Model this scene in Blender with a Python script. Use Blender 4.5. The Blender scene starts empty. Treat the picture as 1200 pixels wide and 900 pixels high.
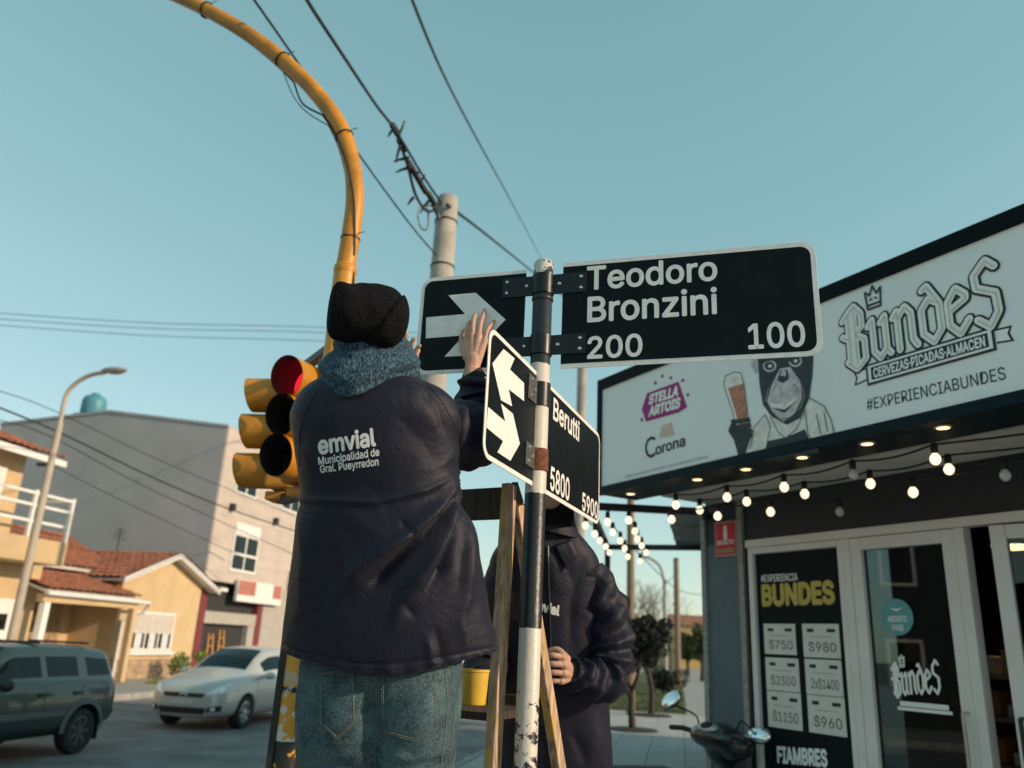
import bpy, bmesh, math, random
import numpy as np
from mathutils import Vector, Matrix
from mathutils.bvhtree import BVHTree

random.seed(7); RNG = np.random.default_rng(7)
S = bpy.context.scene; COL = S.collection
R_ = math.radians

# ------------------------------------------------------------------ camera
FPX, PITCH, ROLL = 940.0, R_(17.9), R_(2.75)          # focal length in photo pixels (1200 wide)
CAM = np.array([0, 0, 1.62])
CF = np.array([0, math.cos(PITCH), math.sin(PITCH)])
_u0 = np.array([0, -math.sin(PITCH), math.cos(PITCH)]); _r0 = np.array([1.0, 0, 0])
CR = math.cos(ROLL)*_r0 + math.sin(ROLL)*_u0
CU = -math.sin(ROLL)*_r0 + math.cos(ROLL)*_u0
cd = bpy.data.cameras.new('camera'); cam = bpy.data.objects.new('camera', cd); COL.objects.link(cam)
cam.matrix_world = Matrix(((CR[0], CU[0], -CF[0], CAM[0]), (CR[1], CU[1], -CF[1], CAM[1]), (CR[2], CU[2], -CF[2], CAM[2]), (0, 0, 0, 1)))
cd.sensor_width = 36; cd.lens = 36*FPX/1200; cd.clip_start = 0.05; cd.clip_end = 3000
cd.dof.use_dof = True; cd.dof.focus_distance = 2.42; cd.dof.aperture_fstop = 2.6
S.camera = cam

# ------------------------------------------------------------------ sky, sun, exposure
SUN_AZ, SUN_EL = 111.0, 20.0
W = bpy.data.worlds.new('World'); S.world = W; W.use_nodes = True
nt = W.node_tree; bg = nt.nodes['Background']
sky = nt.nodes.new('ShaderNodeTexSky'); sky.sky_type = 'NISHITA'; sky.sun_disc = False
sky.sun_elevation = R_(SUN_EL); sky.sun_rotation = R_(SUN_AZ); sky.air_density = 1.0; sky.dust_density = 0.35; sky.ozone_density = 1.0
# one tone curve per colour channel for the whole sky (the photograph's teal grading)
sp_ = nt.nodes.new('ShaderNodeSeparateColor'); cb_ = nt.nodes.new('ShaderNodeCombineColor'); nt.links.new(sky.outputs[0], sp_.inputs[0])
for i, (g_, k_) in enumerate(((.66, 1.10), (.49, 1.60), (.56, 1.31))):
    pw_ = nt.nodes.new('ShaderNodeMath'); pw_.operation = 'POWER'; pw_.inputs[1].default_value = g_; ml_ = nt.nodes.new('ShaderNodeMath'); ml_.operation = 'MULTIPLY'; ml_.inputs[1].default_value = k_
    nt.links.new(sp_.outputs[i], pw_.inputs[0]); nt.links.new(pw_.outputs[0], ml_.inputs[0]); nt.links.new(ml_.outputs[0], cb_.inputs[i])
nt.links.new(cb_.outputs[0], bg.inputs[0]); bg.inputs[1].default_value = 0.15
sd = bpy.data.lights.new('sun', 'SUN'); sd.energy = 2.8; sd.angle = R_(0.55); sd.color = (1.0, 0.77, 0.54)
sun = bpy.data.objects.new('sun', sd); COL.objects.link(sun)
_sv = Vector((math.sin(R_(SUN_AZ))*math.cos(R_(SUN_EL)), math.cos(R_(SUN_AZ))*math.cos(R_(SUN_EL)), math.sin(R_(SUN_EL))))
sun.rotation_euler = _sv.to_track_quat('Z', 'Y').to_euler(); sun.location = (20, -8, 12)
S.view_settings.view_transform = 'Standard'; S.view_settings.look = 'None'
S.view_settings.exposure = 0.6; S.view_settings.gamma = 1.0

# ------------------------------------------------------------------ helpers
def V(*a): return np.array(a, float)
def ray(x, y): return CF + CR*(x-600)/FPX + CU*(450-y)/FPX
def at(x, y, d): return CAM + ray(x, y)*d                  # a place seen at photo pixel (x, y), d metres deep
def proj(q):
    v = np.asarray(q, float) - CAM; d = v@CF
    return np.stack([600 + FPX*(v@CR)/d, 450 - FPX*(v@CU)/d], -1)
def ground(x, y, z=0.0): v = ray(x, y); return CAM + v*(z-CAM[2])/v[2]
def dirz(az): return V(math.sin(R_(az)), math.cos(R_(az)), 0)
def unit(v): return v/np.linalg.norm(v)

MATS = {}
def mat(name, col, rough=.6, metal=0., var=.12, scale=6., bump=0., bscale=60., spec=.5, emit=None, estr=0., stretch=None, col2=None, detail=4., coat=0., sheen=0.):
    if name in MATS: return MATS[name]
    m = bpy.data.materials.new(name); m.use_nodes = True; n = m.node_tree; b = n.nodes['Principled BSDF']
    b.inputs['Roughness'].default_value = rough; b.inputs['Metallic'].default_value = metal
    b.inputs['Specular IOR Level'].default_value = spec; b.inputs['Coat Weight'].default_value = coat
    b.inputs['Sheen Weight'].default_value = sheen
    c = np.array(col, float)
    tc = n.nodes.new('ShaderNodeTexCoord'); mp = n.nodes.new('ShaderNodeMapping'); n.links.new(tc.outputs['Object'], mp.inputs[0])
    if stretch: mp.inputs['Scale'].default_value = stretch
    if var > 0:
        nz = n.nodes.new('ShaderNodeTexNoise'); nz.inputs['Scale'].default_value = scale; nz.inputs['Detail'].default_value = detail
        nz.inputs['Roughness'].default_value = .65
        n.links.new(mp.outputs[0], nz.inputs['Vector'])
        rp = n.nodes.new('ShaderNodeValToRGB'); rp.color_ramp.elements[0].position = .32; rp.color_ramp.elements[1].position = .68
        lo = c*(1-var); hi = np.array(col2, float) if col2 is not None else np.clip(c*(1+var), 0, 1)
        if col2 is not None: lo = c
        rp.color_ramp.elements[0].color = (*lo, 1); rp.color_ramp.elements[1].color = (*hi, 1)
        n.links.new(nz.outputs[0], rp.inputs[0]); n.links.new(rp.outputs[0], b.inputs['Base Color'])
        rr = n.nodes.new('ShaderNodeMapRange'); rr.inputs['To Min'].default_value = max(rough-.08, .02); rr.inputs['To Max'].default_value = min(rough+.1, 1)
        n.links.new(nz.outputs[0], rr.inputs[0]); n.links.new(rr.outputs[0], b.inputs['Roughness'])
    else: b.inputs['Base Color'].default_value = (*c, 1)
    if bump > 0:
        n2 = n.nodes.new('ShaderNodeTexNoise'); n2.inputs['Scale'].default_value = bscale; n2.inputs['Detail'].default_value = 5
        n.links.new(mp.outputs[0], n2.inputs['Vector'])
        bp = n.nodes.new('ShaderNodeBump'); bp.inputs['Strength'].default_value = bump; bp.inputs['Distance'].default_value = .01
        n.links.new(n2.outputs[0], bp.inputs['Height']); n.links.new(bp.outputs[0], b.inputs['Normal'])
    if emit is not None:
        b.inputs['Emission Color'].default_value = (*emit, 1); b.inputs['Emission Strength'].default_value = estr
    MATS[name] = m; return m

def glass_mat(name, tintc=(.5, .6, .62), refl=(.8, .85, .85), rough=.02):
    if name in MATS: return MATS[name]
    m = bpy.data.materials.new(name); m.use_nodes = True; n = m.node_tree; n.nodes.clear()
    o = n.nodes.new('ShaderNodeOutputMaterial'); mx = n.nodes.new('ShaderNodeMixShader'); fr = n.nodes.new('ShaderNodeFresnel'); fr.inputs[0].default_value = 1.52
    t = n.nodes.new('ShaderNodeBsdfTransparent'); t.inputs[0].default_value = (*tintc, 1)
    g = n.nodes.new('ShaderNodeBsdfGlossy'); g.inputs[0].default_value = (*refl, 1); g.inputs['Roughness'].default_value = rough
    n.links.new(fr.outputs[0], mx.inputs[0]); n.links.new(t.outputs[0], mx.inputs[1]); n.links.new(g.outputs[0], mx.inputs[2]); n.links.new(mx.outputs[0], o.inputs[0])
    MATS[name] = m; return m

class MB:
    def __init__(s): s.v = []; s.f = []
    def add(s, vs, fs):
        b = len(s.v); s.v.extend([tuple(map(float, p)) for p in vs]); s.f.extend([tuple(i+b for i in f) for f in fs]); return s
    def box(s, c, e1, e2, e3):                 # centre and three half vectors
        c = np.asarray(c, float); vs = [c + a*e1 + b*e2 + d*e3 for a in (-1, 1) for b in (-1, 1) for d in (-1, 1)]
        fs = [(0, 1, 3, 2), (4, 6, 7, 5), (0, 4, 5, 1), (2, 3, 7, 6), (0, 2, 6, 4), (1, 5, 7, 3)]
        if np.dot(np.cross(e1, e2), e3) < 0: fs = [f[::-1] for f in fs]
        return s.add(vs, fs)
    def beam(s, a, b, w, h, up=(0, 0, 1)):
        a, b = np.asarray(a, float), np.asarray(b, float); d = b-a; L = np.linalg.norm(d); d = d/L
        x = unit(np.cross(d, np.asarray(up, float))); y = np.cross(x, d)
        return s.box((a+b)/2, d*L/2, x*w/2, y*h/2)
    def loft(s, rings, closed=True, caps=True):
        n = len(rings[0]); vs = [p for r in rings for p in r]; fs = []
        for i in range(len(rings)-1):
            for j in range(n if closed else n-1):
                k = (j+1) % n; fs.append((i*n+j, i*n+k, (i+1)*n+k, (i+1)*n+j))
        if caps and closed:
            fs.append(tuple(range(n))[::-1]); fs.append(tuple((len(rings)-1)*n + j for j in range(n)))
        return s.add(vs, fs)
    def tube(s, pts, rad, n=10, caps=True, round_ends=False):
        pts = [np.asarray(p, float) for p in pts]; m = len(pts)
        rad = [rad]*m if np.isscalar(rad) else list(rad)
        if round_ends:
            d0 = unit(pts[0]-pts[1]); d1 = unit(pts[-1]-pts[-2]); A = []; Ra = []; B = []; Rb = []
            for k in (1.0, .85, .5):
                A.append(pts[0]+d0*rad[0]*k); Ra.append(rad[0]*max(math.sqrt(max(1-k*k, 0)), .05))
            for k in (.5, .85, 1.0):
                B.append(pts[-1]+d1*rad[-1]*k); Rb.append(rad[-1]*max(math.sqrt(max(1-k*k, 0)), .05))
            pts = A+pts+B; rad = Ra+rad+Rb; m = len(pts)
        rings = []; nx = None
        for i in range(m):
            d = pts[min(i+1, m-1)]-pts[max(i-1, 0)]; d = unit(d)
            if nx is None:
                h = V(0, 0, 1) if abs(d[2]) < .9 else V(1, 0, 0); nx = unit(np.cross(h, d))
            nx = unit(nx - d*(nx@d)); ny = np.cross(d, nx)
            rings.append([pts[i] + rad[i]*(math.cos(2*math.pi*j/n)*nx + math.sin(2*math.pi*j/n)*ny) for j in range(n)])
        return s.loft(rings, True, caps)
    def lathe(s, o, ax, prof, n=24):           # prof: (radius, height along ax)
        ax = unit(np.asarray(ax, float)); h = V(0, 0, 1) if abs(ax[2]) < .9 else V(1, 0, 0)
        x = unit(np.cross(h, ax)); y = np.cross(ax, x); o = np.asarray(o, float)
        return s.loft([[o + ax*z + r*(math.cos(2*math.pi*j/n)*x + math.sin(2*math.pi*j/n)*y) for j in range(n)] for r, z in prof])
    def blob(s, c, r, n=16, m=10, axes=None):
        c = np.asarray(c, float); r = np.ones(3)*r if np.isscalar(r) else np.asarray(r, float); X = np.eye(3) if axes is None else np.asarray(axes, float)
        rings = []
        for i in range(m+1):
            t = math.pi*min(max(i/m, .02), .98)
            rings.append([c + X[0]*r[0]*math.sin(t)*math.cos(2*math.pi*j/n) + X[1]*r[1]*math.sin(t)*math.sin(2*math.pi*j/n) - X[2]*r[2]*math.cos(t) for j in range(n)])
        return s.loft(rings)
    def prism(s, fr, poly, o0, o1):            # polygon (s, z) on frame fr, extruded from offset o0 to o1
        n = len(poly); ar = sum(poly[i][0]*poly[(i+1) % n][1]-poly[(i+1) % n][0]*poly[i][1] for i in range(n))
        if ar < 0: poly = poly[::-1]
        vs = [fr.pt(a, b, o0) for a, b in poly] + [fr.pt(a, b, o1) for a, b in poly]
        fs = [tuple(range(n))[::-1], tuple(range(n, 2*n))] + [(i, (i+1) % n, n+(i+1) % n, n+i) for i in range(n)]
        return s.add(vs, fs)
    def rect(s, fr, s0, s1, z0, z1, o0, o1): return s.prism(fr, [(s0, z0), (s1, z0), (s1, z1), (s0, z1)], o0, o1)
    def arrays(s): return np.array(s.v), s.f
    def build(s, name, m, parent=None, smooth=False, local=False, bevel=0., ang=40):
        me = bpy.data.meshes.new(name); vs = np.array(s.v, float)
        if parent is not None and not local: vs = vs - np.array(parent['_o'])
        me.from_pydata([tuple(p) for p in vs], [], s.f); me.update()
        if smooth:
            me.polygons.foreach_set('use_smooth', [True]*len(me.polygons))
            try: me.set_sharp_from_angle(angle=R_(ang))
            except Exception: pass
        o = bpy.data.objects.new(name, me); COL.objects.link(o)
        if m is not None: me.materials.append(m)
        if bevel > 0:
            md = o.modifiers.new('bevel', 'BEVEL'); md.width = bevel; md.segments = 2; md.limit_method = 'ANGLE'; md.angle_limit = R_(40)
        o['_o'] = (0., 0., 0.) if parent is None else tuple(parent['_o'])
        if parent is not None: o.parent = parent
        return o

def tag(o, label=None, cat=None, group=None, kind=None):
    if label: o['label'] = label
    if cat: o['category'] = cat
    if group: o['group'] = group
    if kind: o['kind'] = kind
    return o
def thing(name, label, cat, loc, group=None, rotz=None):
    o = bpy.data.objects.new(name, None); COL.objects.link(o); o.location = [float(a) for a in loc]; o.empty_display_size = .1
    o['_o'] = tuple(float(a) for a in loc)
    if rotz is not None: o.rotation_euler = (0, 0, rotz)
    return tag(o, label, cat, group)
def anchor(mb, name, m, base, label, cat, group=None, **k):      # a thing made of one mesh, its origin at its base
    p = {'_o': base}
    me_o = MB(); me_o.v = [tuple(np.array(v)-np.array(base)) for v in mb.v]; me_o.f = mb.f
    o = me_o.build(name, m, None, **k); o.location = [float(a) for a in base]; o['_o'] = tuple(float(a) for a in base)
    return tag(o, label, cat, group)
def evaluated(o):
    dg = bpy.context.evaluated_depsgraph_get(); return bpy.data.meshes.new_from_object(o.evaluated_get(dg))
def remesh(mb, voxel, smooth=4):
    me = bpy.data.meshes.new('tmp'); me.from_pydata(mb.v, [], mb.f); o = bpy.data.objects.new('tmp', me); COL.objects.link(o)
    md = o.modifiers.new('r', 'REMESH'); md.mode = 'VOXEL'; md.voxel_size = voxel
    if smooth: sm = o.modifiers.new('s', 'SMOOTH'); sm.factor = .5; sm.iterations = smooth
    e = evaluated(o); out = MB(); out.v = [tuple(v.co) for v in e.vertices]; out.f = [tuple(p.vertices) for p in e.polygons]
    bpy.data.objects.remove(o); return out
class Frame:
    def __init__(s, o, ex, ez=(0, 0, 1)):
        s.o = np.asarray(o, float); s.ex = unit(np.asarray(ex, float)); s.ez = unit(np.asarray(ez, float)); s.n = np.cross(s.ex, s.ez)
    def pt(s, a, b, off=0.): return s.o + s.ex*a + s.ez*b + s.n*off
    def uv(s, x, y, off=0.):
        r = ray(x, y); t = ((s.o + s.n*off - CAM)@s.n)/(r@s.n); q = CAM + r*t - s.o; return float(q@s.ex), float(q@s.ez)
def rrect(s0, s1, z0, z1, r, corners=(1, 1, 1, 1), k=5):
    out = []
    for (cx, cz, a0, on) in ((s0, z0, 180, corners[0]), (s1, z0, 270, corners[1]), (s1, z1, 0, corners[2]), (s0, z1, 90, corners[3])):
        if not on: out.append((cx, cz)); continue
        mx = cx + (r if cx == s0 else -r); mz = cz + (r if cz == z0 else -r)
        for i in range(k+1):
            a = R_(a0 + 90*i/k); out.append((mx + r*math.cos(a), mz + r*math.sin(a)))
    return out
_TC = {}
try: FONT = bpy.data.fonts.load(bpy.utils.system_resource('DATAFILES', path='fonts') + '/Inter.woff2')
except Exception: FONT = None                                # Blender's own built-in face instead
def text_mesh(txt, bold=0.):
    # outlines of the lettering; bolder weights are layered copies shifted round a small circle
    key = (txt, bold)
    if key in _TC: return _TC[key]
    c = bpy.data.curves.new('t', 'FONT'); c.body = txt; c.resolution_u = 3
    if FONT is not None: c.font = FONT
    o = bpy.data.objects.new('t', c); COL.objects.link(o)
    e = evaluated(o); v0 = np.array([v.co[:2] for v in e.vertices]) if len(e.vertices) else np.zeros((0, 2)); f0 = [tuple(p.vertices) for p in e.polygons]
    bpy.data.objects.remove(o); bpy.data.curves.remove(c); vs = [np.c_[v0, np.zeros(len(v0))]]; fs = list(f0)
    if bold > 0:
        for k in range(8):
            a = math.pi*k/4; vs.append(np.c_[v0 + bold*np.array([math.cos(a), math.sin(a)]), np.full(len(v0), (k+1)*2.5e-5)]); fs += [tuple(i+len(v0)*(k+1) for i in f) for f in f0]
    _TC[key] = (np.concatenate(vs), fs); return _TC[key]
CAPH = None
def text_on(name, txt, fr, s0, z0, width, cap, m, parent, off=.002, bold=.012, slant=0.):
    global CAPH
    if CAPH is None: CAPH = text_mesh('H', 0.)[0][:, 1].max()
    vs, fs = text_mesh(txt, bold); x0, x1 = vs[:, 0].min(), vs[:, 0].max()
    mb = MB(); mb.add([fr.pt(s0 + (x-x0)/(x1-x0)*width + slant*y/CAPH*cap, z0 + y/CAPH*cap, off+dz) for x, y, dz in vs], fs)
    return mb.build(name, m, parent)
def strokes_on(name, fr, lines, mapf, width, m, parent, off):
    mb = MB(); k = 0
    for ln in lines:
        q = [np.array(mapf(*p)) for p in ln]
        for i in range(len(q)-1):
            d = q[i+1]-q[i]; L = np.linalg.norm(d)
            if L < 1e-6: continue
            d = d/L; nn = np.array([-d[1], d[0]])*width/2
            mb.add([fr.pt(*(p), off+k*2e-5) for p in (q[i]-nn, q[i+1]-nn, q[i+1]+nn, q[i]+nn)], [(0, 1, 2, 3)]); k += 1
        for p in q:
            mb.add([fr.pt(p[0]+width/2*math.cos(a), p[1]+width/2*math.sin(a), off+k*2e-5) for a in np.linspace(0, 6.2832, 9)[:-1]], [tuple(range(8))]); k += 1
    return mb.build(name, m, parent)
def bvh_of(mb): return BVHTree.FromPolygons([Vector(v) for v in mb.v], mb.f)
def drape(pts2, faces, tree, fpx, off, dz=None):       # pixel points laid on a surface as seen from the camera
    out = []; last = None
    for i, (x, y) in enumerate(pts2):
        r = Vector(ray(x, y)).normalized(); h = tree.ray_cast(Vector(CAM), r)
        if h[0] is None: h = last if last is not None else (Vector(fpx), -r)
        last = h
        n = h[1] if h[1].dot(r) < 0 else -h[1]
        out.append(tuple(h[0] + n*(off + (0 if dz is None else dz[i]))))
    return out, faces
def sub_poly(poly, cuts=3):
    bm = bmesh.new(); f = bm.faces.new([bm.verts.new((p[0], p[1], 0)) for p in poly]); bmesh.ops.triangulate(bm, faces=[f])
    bmesh.ops.subdivide_edges(bm, edges=bm.edges[:], cuts=cuts, use_grid_fill=True)
    vs = [tuple(v.co[:2]) for v in bm.verts]; bm.verts.index_update(); fs = [tuple(v.index for v in f.verts) for f in bm.faces]; bm.free(); return vs, fs
def bez(p, n=12):                               # Catmull-Rom through points
    p = [np.asarray(a, float) for a in p]; q = [2*p[0]-p[1]] + p + [2*p[-1]-p[-2]]; out = []
    for i in range(1, len(q)-2):
        for k in range(n):
            t = k/n; a, b, c, d = q[i-1], q[i], q[i+1], q[i+2]
            out.append(.5*((2*b) + (-a+c)*t + (2*a-5*b+4*c-d)*t*t + (-a+3*b-3*c+d)*t**3))
    out.append(p[-1]); return out
def copy_tree(o, parent=None):
    c = o.copy(); COL.objects.link(c); c.parent = parent
    for ch in list(o.children): copy_tree(ch, c)
    return c

# ------------------------------------------------------------------ materials
ASPHALT = mat('asphalt', (.165, .165, .165), .85, var=.35, scale=1.3, bump=.6, bscale=70)
EARTH = mat('earth', (.085, .085, .075), .95, var=.3, scale=.5)
CONC = mat('concrete', (.36, .33, .29), .85, var=.2, scale=5, bump=.3, bscale=50)
SLAB = mat('paving', (.38, .38, .365), .85, var=.22, scale=3, bump=.3, bscale=60)
KERB = mat('kerb_concrete', (.30, .29, .27), .9, var=.2, scale=4, bump=.3)
GRASS = mat('grass_green', (.07, .085, .03), .9, var=.4, scale=3)
BLACKP = mat('black_paint', (.007, .009, .011), .36, var=.3, scale=30, spec=.35)
SIGNBLK = mat('sign_black', (.0035, .0065, .0085), .42, var=.35, scale=14, spec=.14)
SIGNWHT = mat('sign_white', (.80, .79, .76), .42, var=.08, scale=25)
BORDER = mat('sign_border_white', (.80, .77, .73), .45, var=.10, scale=30)
STEEL = mat('bolt_steel', (.55, .56, .56), .35, .9, var=.1)
NAVY = mat('navy_nylon', (.0060, .0068, .0190), .54, var=.15, scale=7, spec=.30, sheen=.05)
def crumple(m, layers):                                     # woven cloth: fine weave plus soft creases, chained bumps
    n = m.node_tree; b = n.nodes['Principled BSDF']; tc = n.nodes.new('ShaderNodeTexCoord'); prev = None
    for (sc, st, dist, ridged) in layers:
        z = n.nodes.new('ShaderNodeTexNoise'); z.inputs['Scale'].default_value = sc; z.inputs['Detail'].default_value = 6; z.inputs['Roughness'].default_value = .6; z.inputs['Distortion'].default_value = .6 if ridged else 0
        n.links.new(tc.outputs['Object'], z.inputs['Vector']); h = z.outputs[0]
        if ridged:
            s_ = n.nodes.new('ShaderNodeMath'); s_.operation = 'SUBTRACT'; s_.inputs[1].default_value = .5; n.links.new(h, s_.inputs[0]); ab = n.nodes.new('ShaderNodeMath'); ab.operation = 'ABSOLUTE'; n.links.new(s_.outputs[0], ab.inputs[0]); h = ab.outputs[0]
        bp = n.nodes.new('ShaderNodeBump'); bp.inputs['Strength'].default_value = st; bp.inputs['Distance'].default_value = dist; n.links.new(h, bp.inputs['Height'])
        if prev is not None: n.links.new(prev, bp.inputs['Normal'])
        prev = bp.outputs[0]
    n.links.new(prev, b.inputs['Normal'])
crumple(NAVY, [(5.5, .50, .022, True), (15, .12, .008, True), (900, .35, .002, False)])
NAVYRIB = mat('navy_rib', (.010, .011, .020), .8, var=.2, scale=40, bump=.3, bscale=150)
WHITEPRINT = mat('white_print', (.72, .72, .73), .6, var=.15, scale=60)
WOOL = mat('black_wool', (.012, .012, .013), .95, var=.35, scale=90, bump=1.0, bscale=230, spec=.08)
DENIM = mat('denim', (.030, .072, .092), .85, var=.0, scale=30, bump=.3, bscale=260, col2=None)
SKIN = mat('skin', (.50, .29, .21), .5, var=.14, scale=35, bump=.12, bscale=160, spec=.4)
SHOE = mat('shoe_black', (.02, .02, .02), .6)
STITCH = mat('stitch_thread', (.20, .21, .18), .8, var=.2, scale=100)
YELLOW = mat('signal_yellow', (.50, .205, .012), .45, var=.28, scale=5, bump=.05, bscale=20)
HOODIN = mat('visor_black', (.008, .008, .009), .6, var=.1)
WHITEP = mat('white_paint', (.72, .71, .68), .5, var=.06)
ALU = mat('white_aluminium', (.78, .75, .72), .38, var=.05, scale=3)
SLATE = mat('slate_paint', (.026, .032, .043), .6, var=.1, scale=3, bump=.1)
PILLAR = mat('blue_grey_paint', (.10, .145, .17), .6, var=.12, scale=3, bump=.1)
CABLE = mat('cable_black', (.012, .013, .014), .6, var=.1)
DARKMETAL = mat('dark_metal', (.02, .025, .03), .45, .2, var=.1)
CREAM = mat('ochre_plaster', (.54, .39, .22), .85, var=.12, scale=1.0, bump=.2, bscale=25)
TILE = mat('roof_tile', (.30, .115, .065), .85, var=.4, scale=5, bump=.3)
GREYW = mat('grey_render', (.40, .385, .385), .9, var=.10, scale=.45, bump=.1, bscale=10)
PINKW = mat('pale_render', (.50, .43, .38), .85, var=.08, scale=1.5, bump=.15)
GLASSD = glass_mat('window_glass', (.25, .32, .33))
GLASSC = glass_mat('car_glass', (.16, .22, .23))
BARK = mat('bark', (.045, .038, .032), .95, var=.4, scale=12, bump=.6, bscale=40)

def denim_nodes(m):
    n = m.node_tree; b = n.nodes['Principled BSDF']; tc = n.nodes.new('ShaderNodeTexCoord')
    a = n.nodes.new('ShaderNodeTexNoise'); a.inputs['Scale'].default_value = 14; a.inputs['Detail'].default_value = 6; a.inputs['Roughness'].default_value = .7
    c = n.nodes.new('ShaderNodeTexNoise'); c.inputs['Scale'].default_value = 240; c.inputs['Detail'].default_value = 2
    n.links.new(tc.outputs['Object'], a.inputs['Vector']); n.links.new(tc.outputs['Object'], c.inputs['Vector'])
    ad = n.nodes.new('ShaderNodeMath'); ad.operation = 'ADD'; n.links.new(a.outputs[0], ad.inputs[0]); n.links.new(c.outputs[0], ad.inputs[1])
    rp = n.nodes.new('ShaderNodeValToRGB'); rp.color_ramp.elements[0].position = .72; rp.color_ramp.elements[1].position = 1.28
    rp.color_ramp.elements[0].position = .40; rp.color_ramp.elements[1].position = .62
    hf = n.nodes.new('ShaderNodeMath'); hf.operation = 'MULTIPLY'; hf.inputs[1].default_value = .5; n.links.new(ad.outputs[0], hf.inputs[0])
    rp.color_ramp.elements[0].color = (.010, .029, .042, 1); rp.color_ramp.elements[1].color = (.078, .148, .168, 1)
    n.links.new(hf.outputs[0], rp.inputs[0]); n.links.new(rp.outputs[0], b.inputs['Base Color'])
denim_nodes(DENIM)
def hoodie_mat():
    m = mat('heather_knit', (.05, .12, .17), .95, var=0, bump=.15, bscale=120); n = m.node_tree; b = n.nodes['Principled BSDF']
    tc = n.nodes.new('ShaderNodeTexCoord'); mp = n.nodes.new('ShaderNodeMapping'); mp.inputs['Scale'].default_value = (1, 1, .28); n.links.new(tc.outputs['Object'], mp.inputs[0])
    a = n.nodes.new('ShaderNodeTexNoise'); a.inputs['Scale'].default_value = 230; a.inputs['Detail'].default_value = 4; n.links.new(mp.outputs[0], a.inputs['Vector'])
    rp = n.nodes.new('ShaderNodeValToRGB'); rp.color_ramp.elements[0].position = .42; rp.color_ramp.elements[1].position = .62
    rp.color_ramp.elements[0].color = (.002, .015, .034, 1); rp.color_ramp.elements[1].color = (.060, .130, .180, 1)
    n.links.new(a.outputs[0], rp.inputs[0]); n.links.new(rp.outputs[0], b.inputs['Base Color']); return m
KNIT = hoodie_mat()
def wood_mat(name, bare=(.30, .18, .10), paint=(.55, .30, .03), amt=.5):
    m = mat(name, bare, .8, var=0, bump=.4, bscale=30, stretch=(1, 1, .15)); n = m.node_tree; b = n.nodes['Principled BSDF']
    tc = n.nodes.new('ShaderNodeTexCoord'); mp = n.nodes.new('ShaderNodeMapping'); mp.inputs['Scale'].default_value = (1, 1, .18); n.links.new(tc.outputs['Object'], mp.inputs[0])
    g = n.nodes.new('ShaderNodeTexNoise'); g.inputs['Scale'].default_value = 70; g.inputs['Detail'].default_value = 5; n.links.new(mp.outputs[0], g.inputs['Vector'])
    rp = n.nodes.new('ShaderNodeValToRGB'); rp.color_ramp.elements[0].position = .3; rp.color_ramp.elements[1].position = .7
    rp.color_ramp.elements[0].color = (*(np.array(bare)*.35), 1); rp.color_ramp.elements[1].color = (*(np.array(bare)*1.25), 1); n.links.new(g.outputs[0], rp.inputs[0])
    c = n.nodes.new('ShaderNodeTexNoise'); c.inputs['Scale'].default_value = 16; c.inputs['Detail'].default_value = 8; c.inputs['Roughness'].default_value = .75; n.links.new(mp.outputs[0], c.inputs['Vector'])
    th = n.nodes.new('ShaderNodeValToRGB'); th.color_ramp.elements[0].position = 1-amt-.03; th.color_ramp.elements[1].position = 1-amt+.03; n.links.new(c.outputs[0], th.inputs[0])
    mx = n.nodes.new('ShaderNodeMix'); mx.data_type = 'RGBA'; n.links.new(th.outputs[0], mx.inputs[0]); n.links.new(rp.outputs[0], mx.inputs[6]); mx.inputs[7].default_value = (*paint, 1)
    n.links.new(mx.outputs[2], b.inputs['Base Color']); return m
WOODY = wood_mat('ladder_wood_yellow', (.50, .34, .23), (.54, .32, .07), .46); WOODD = wood_mat('ladder_wood_dark', (.055, .035, .025), (.10, .06, .03), .4)
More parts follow.
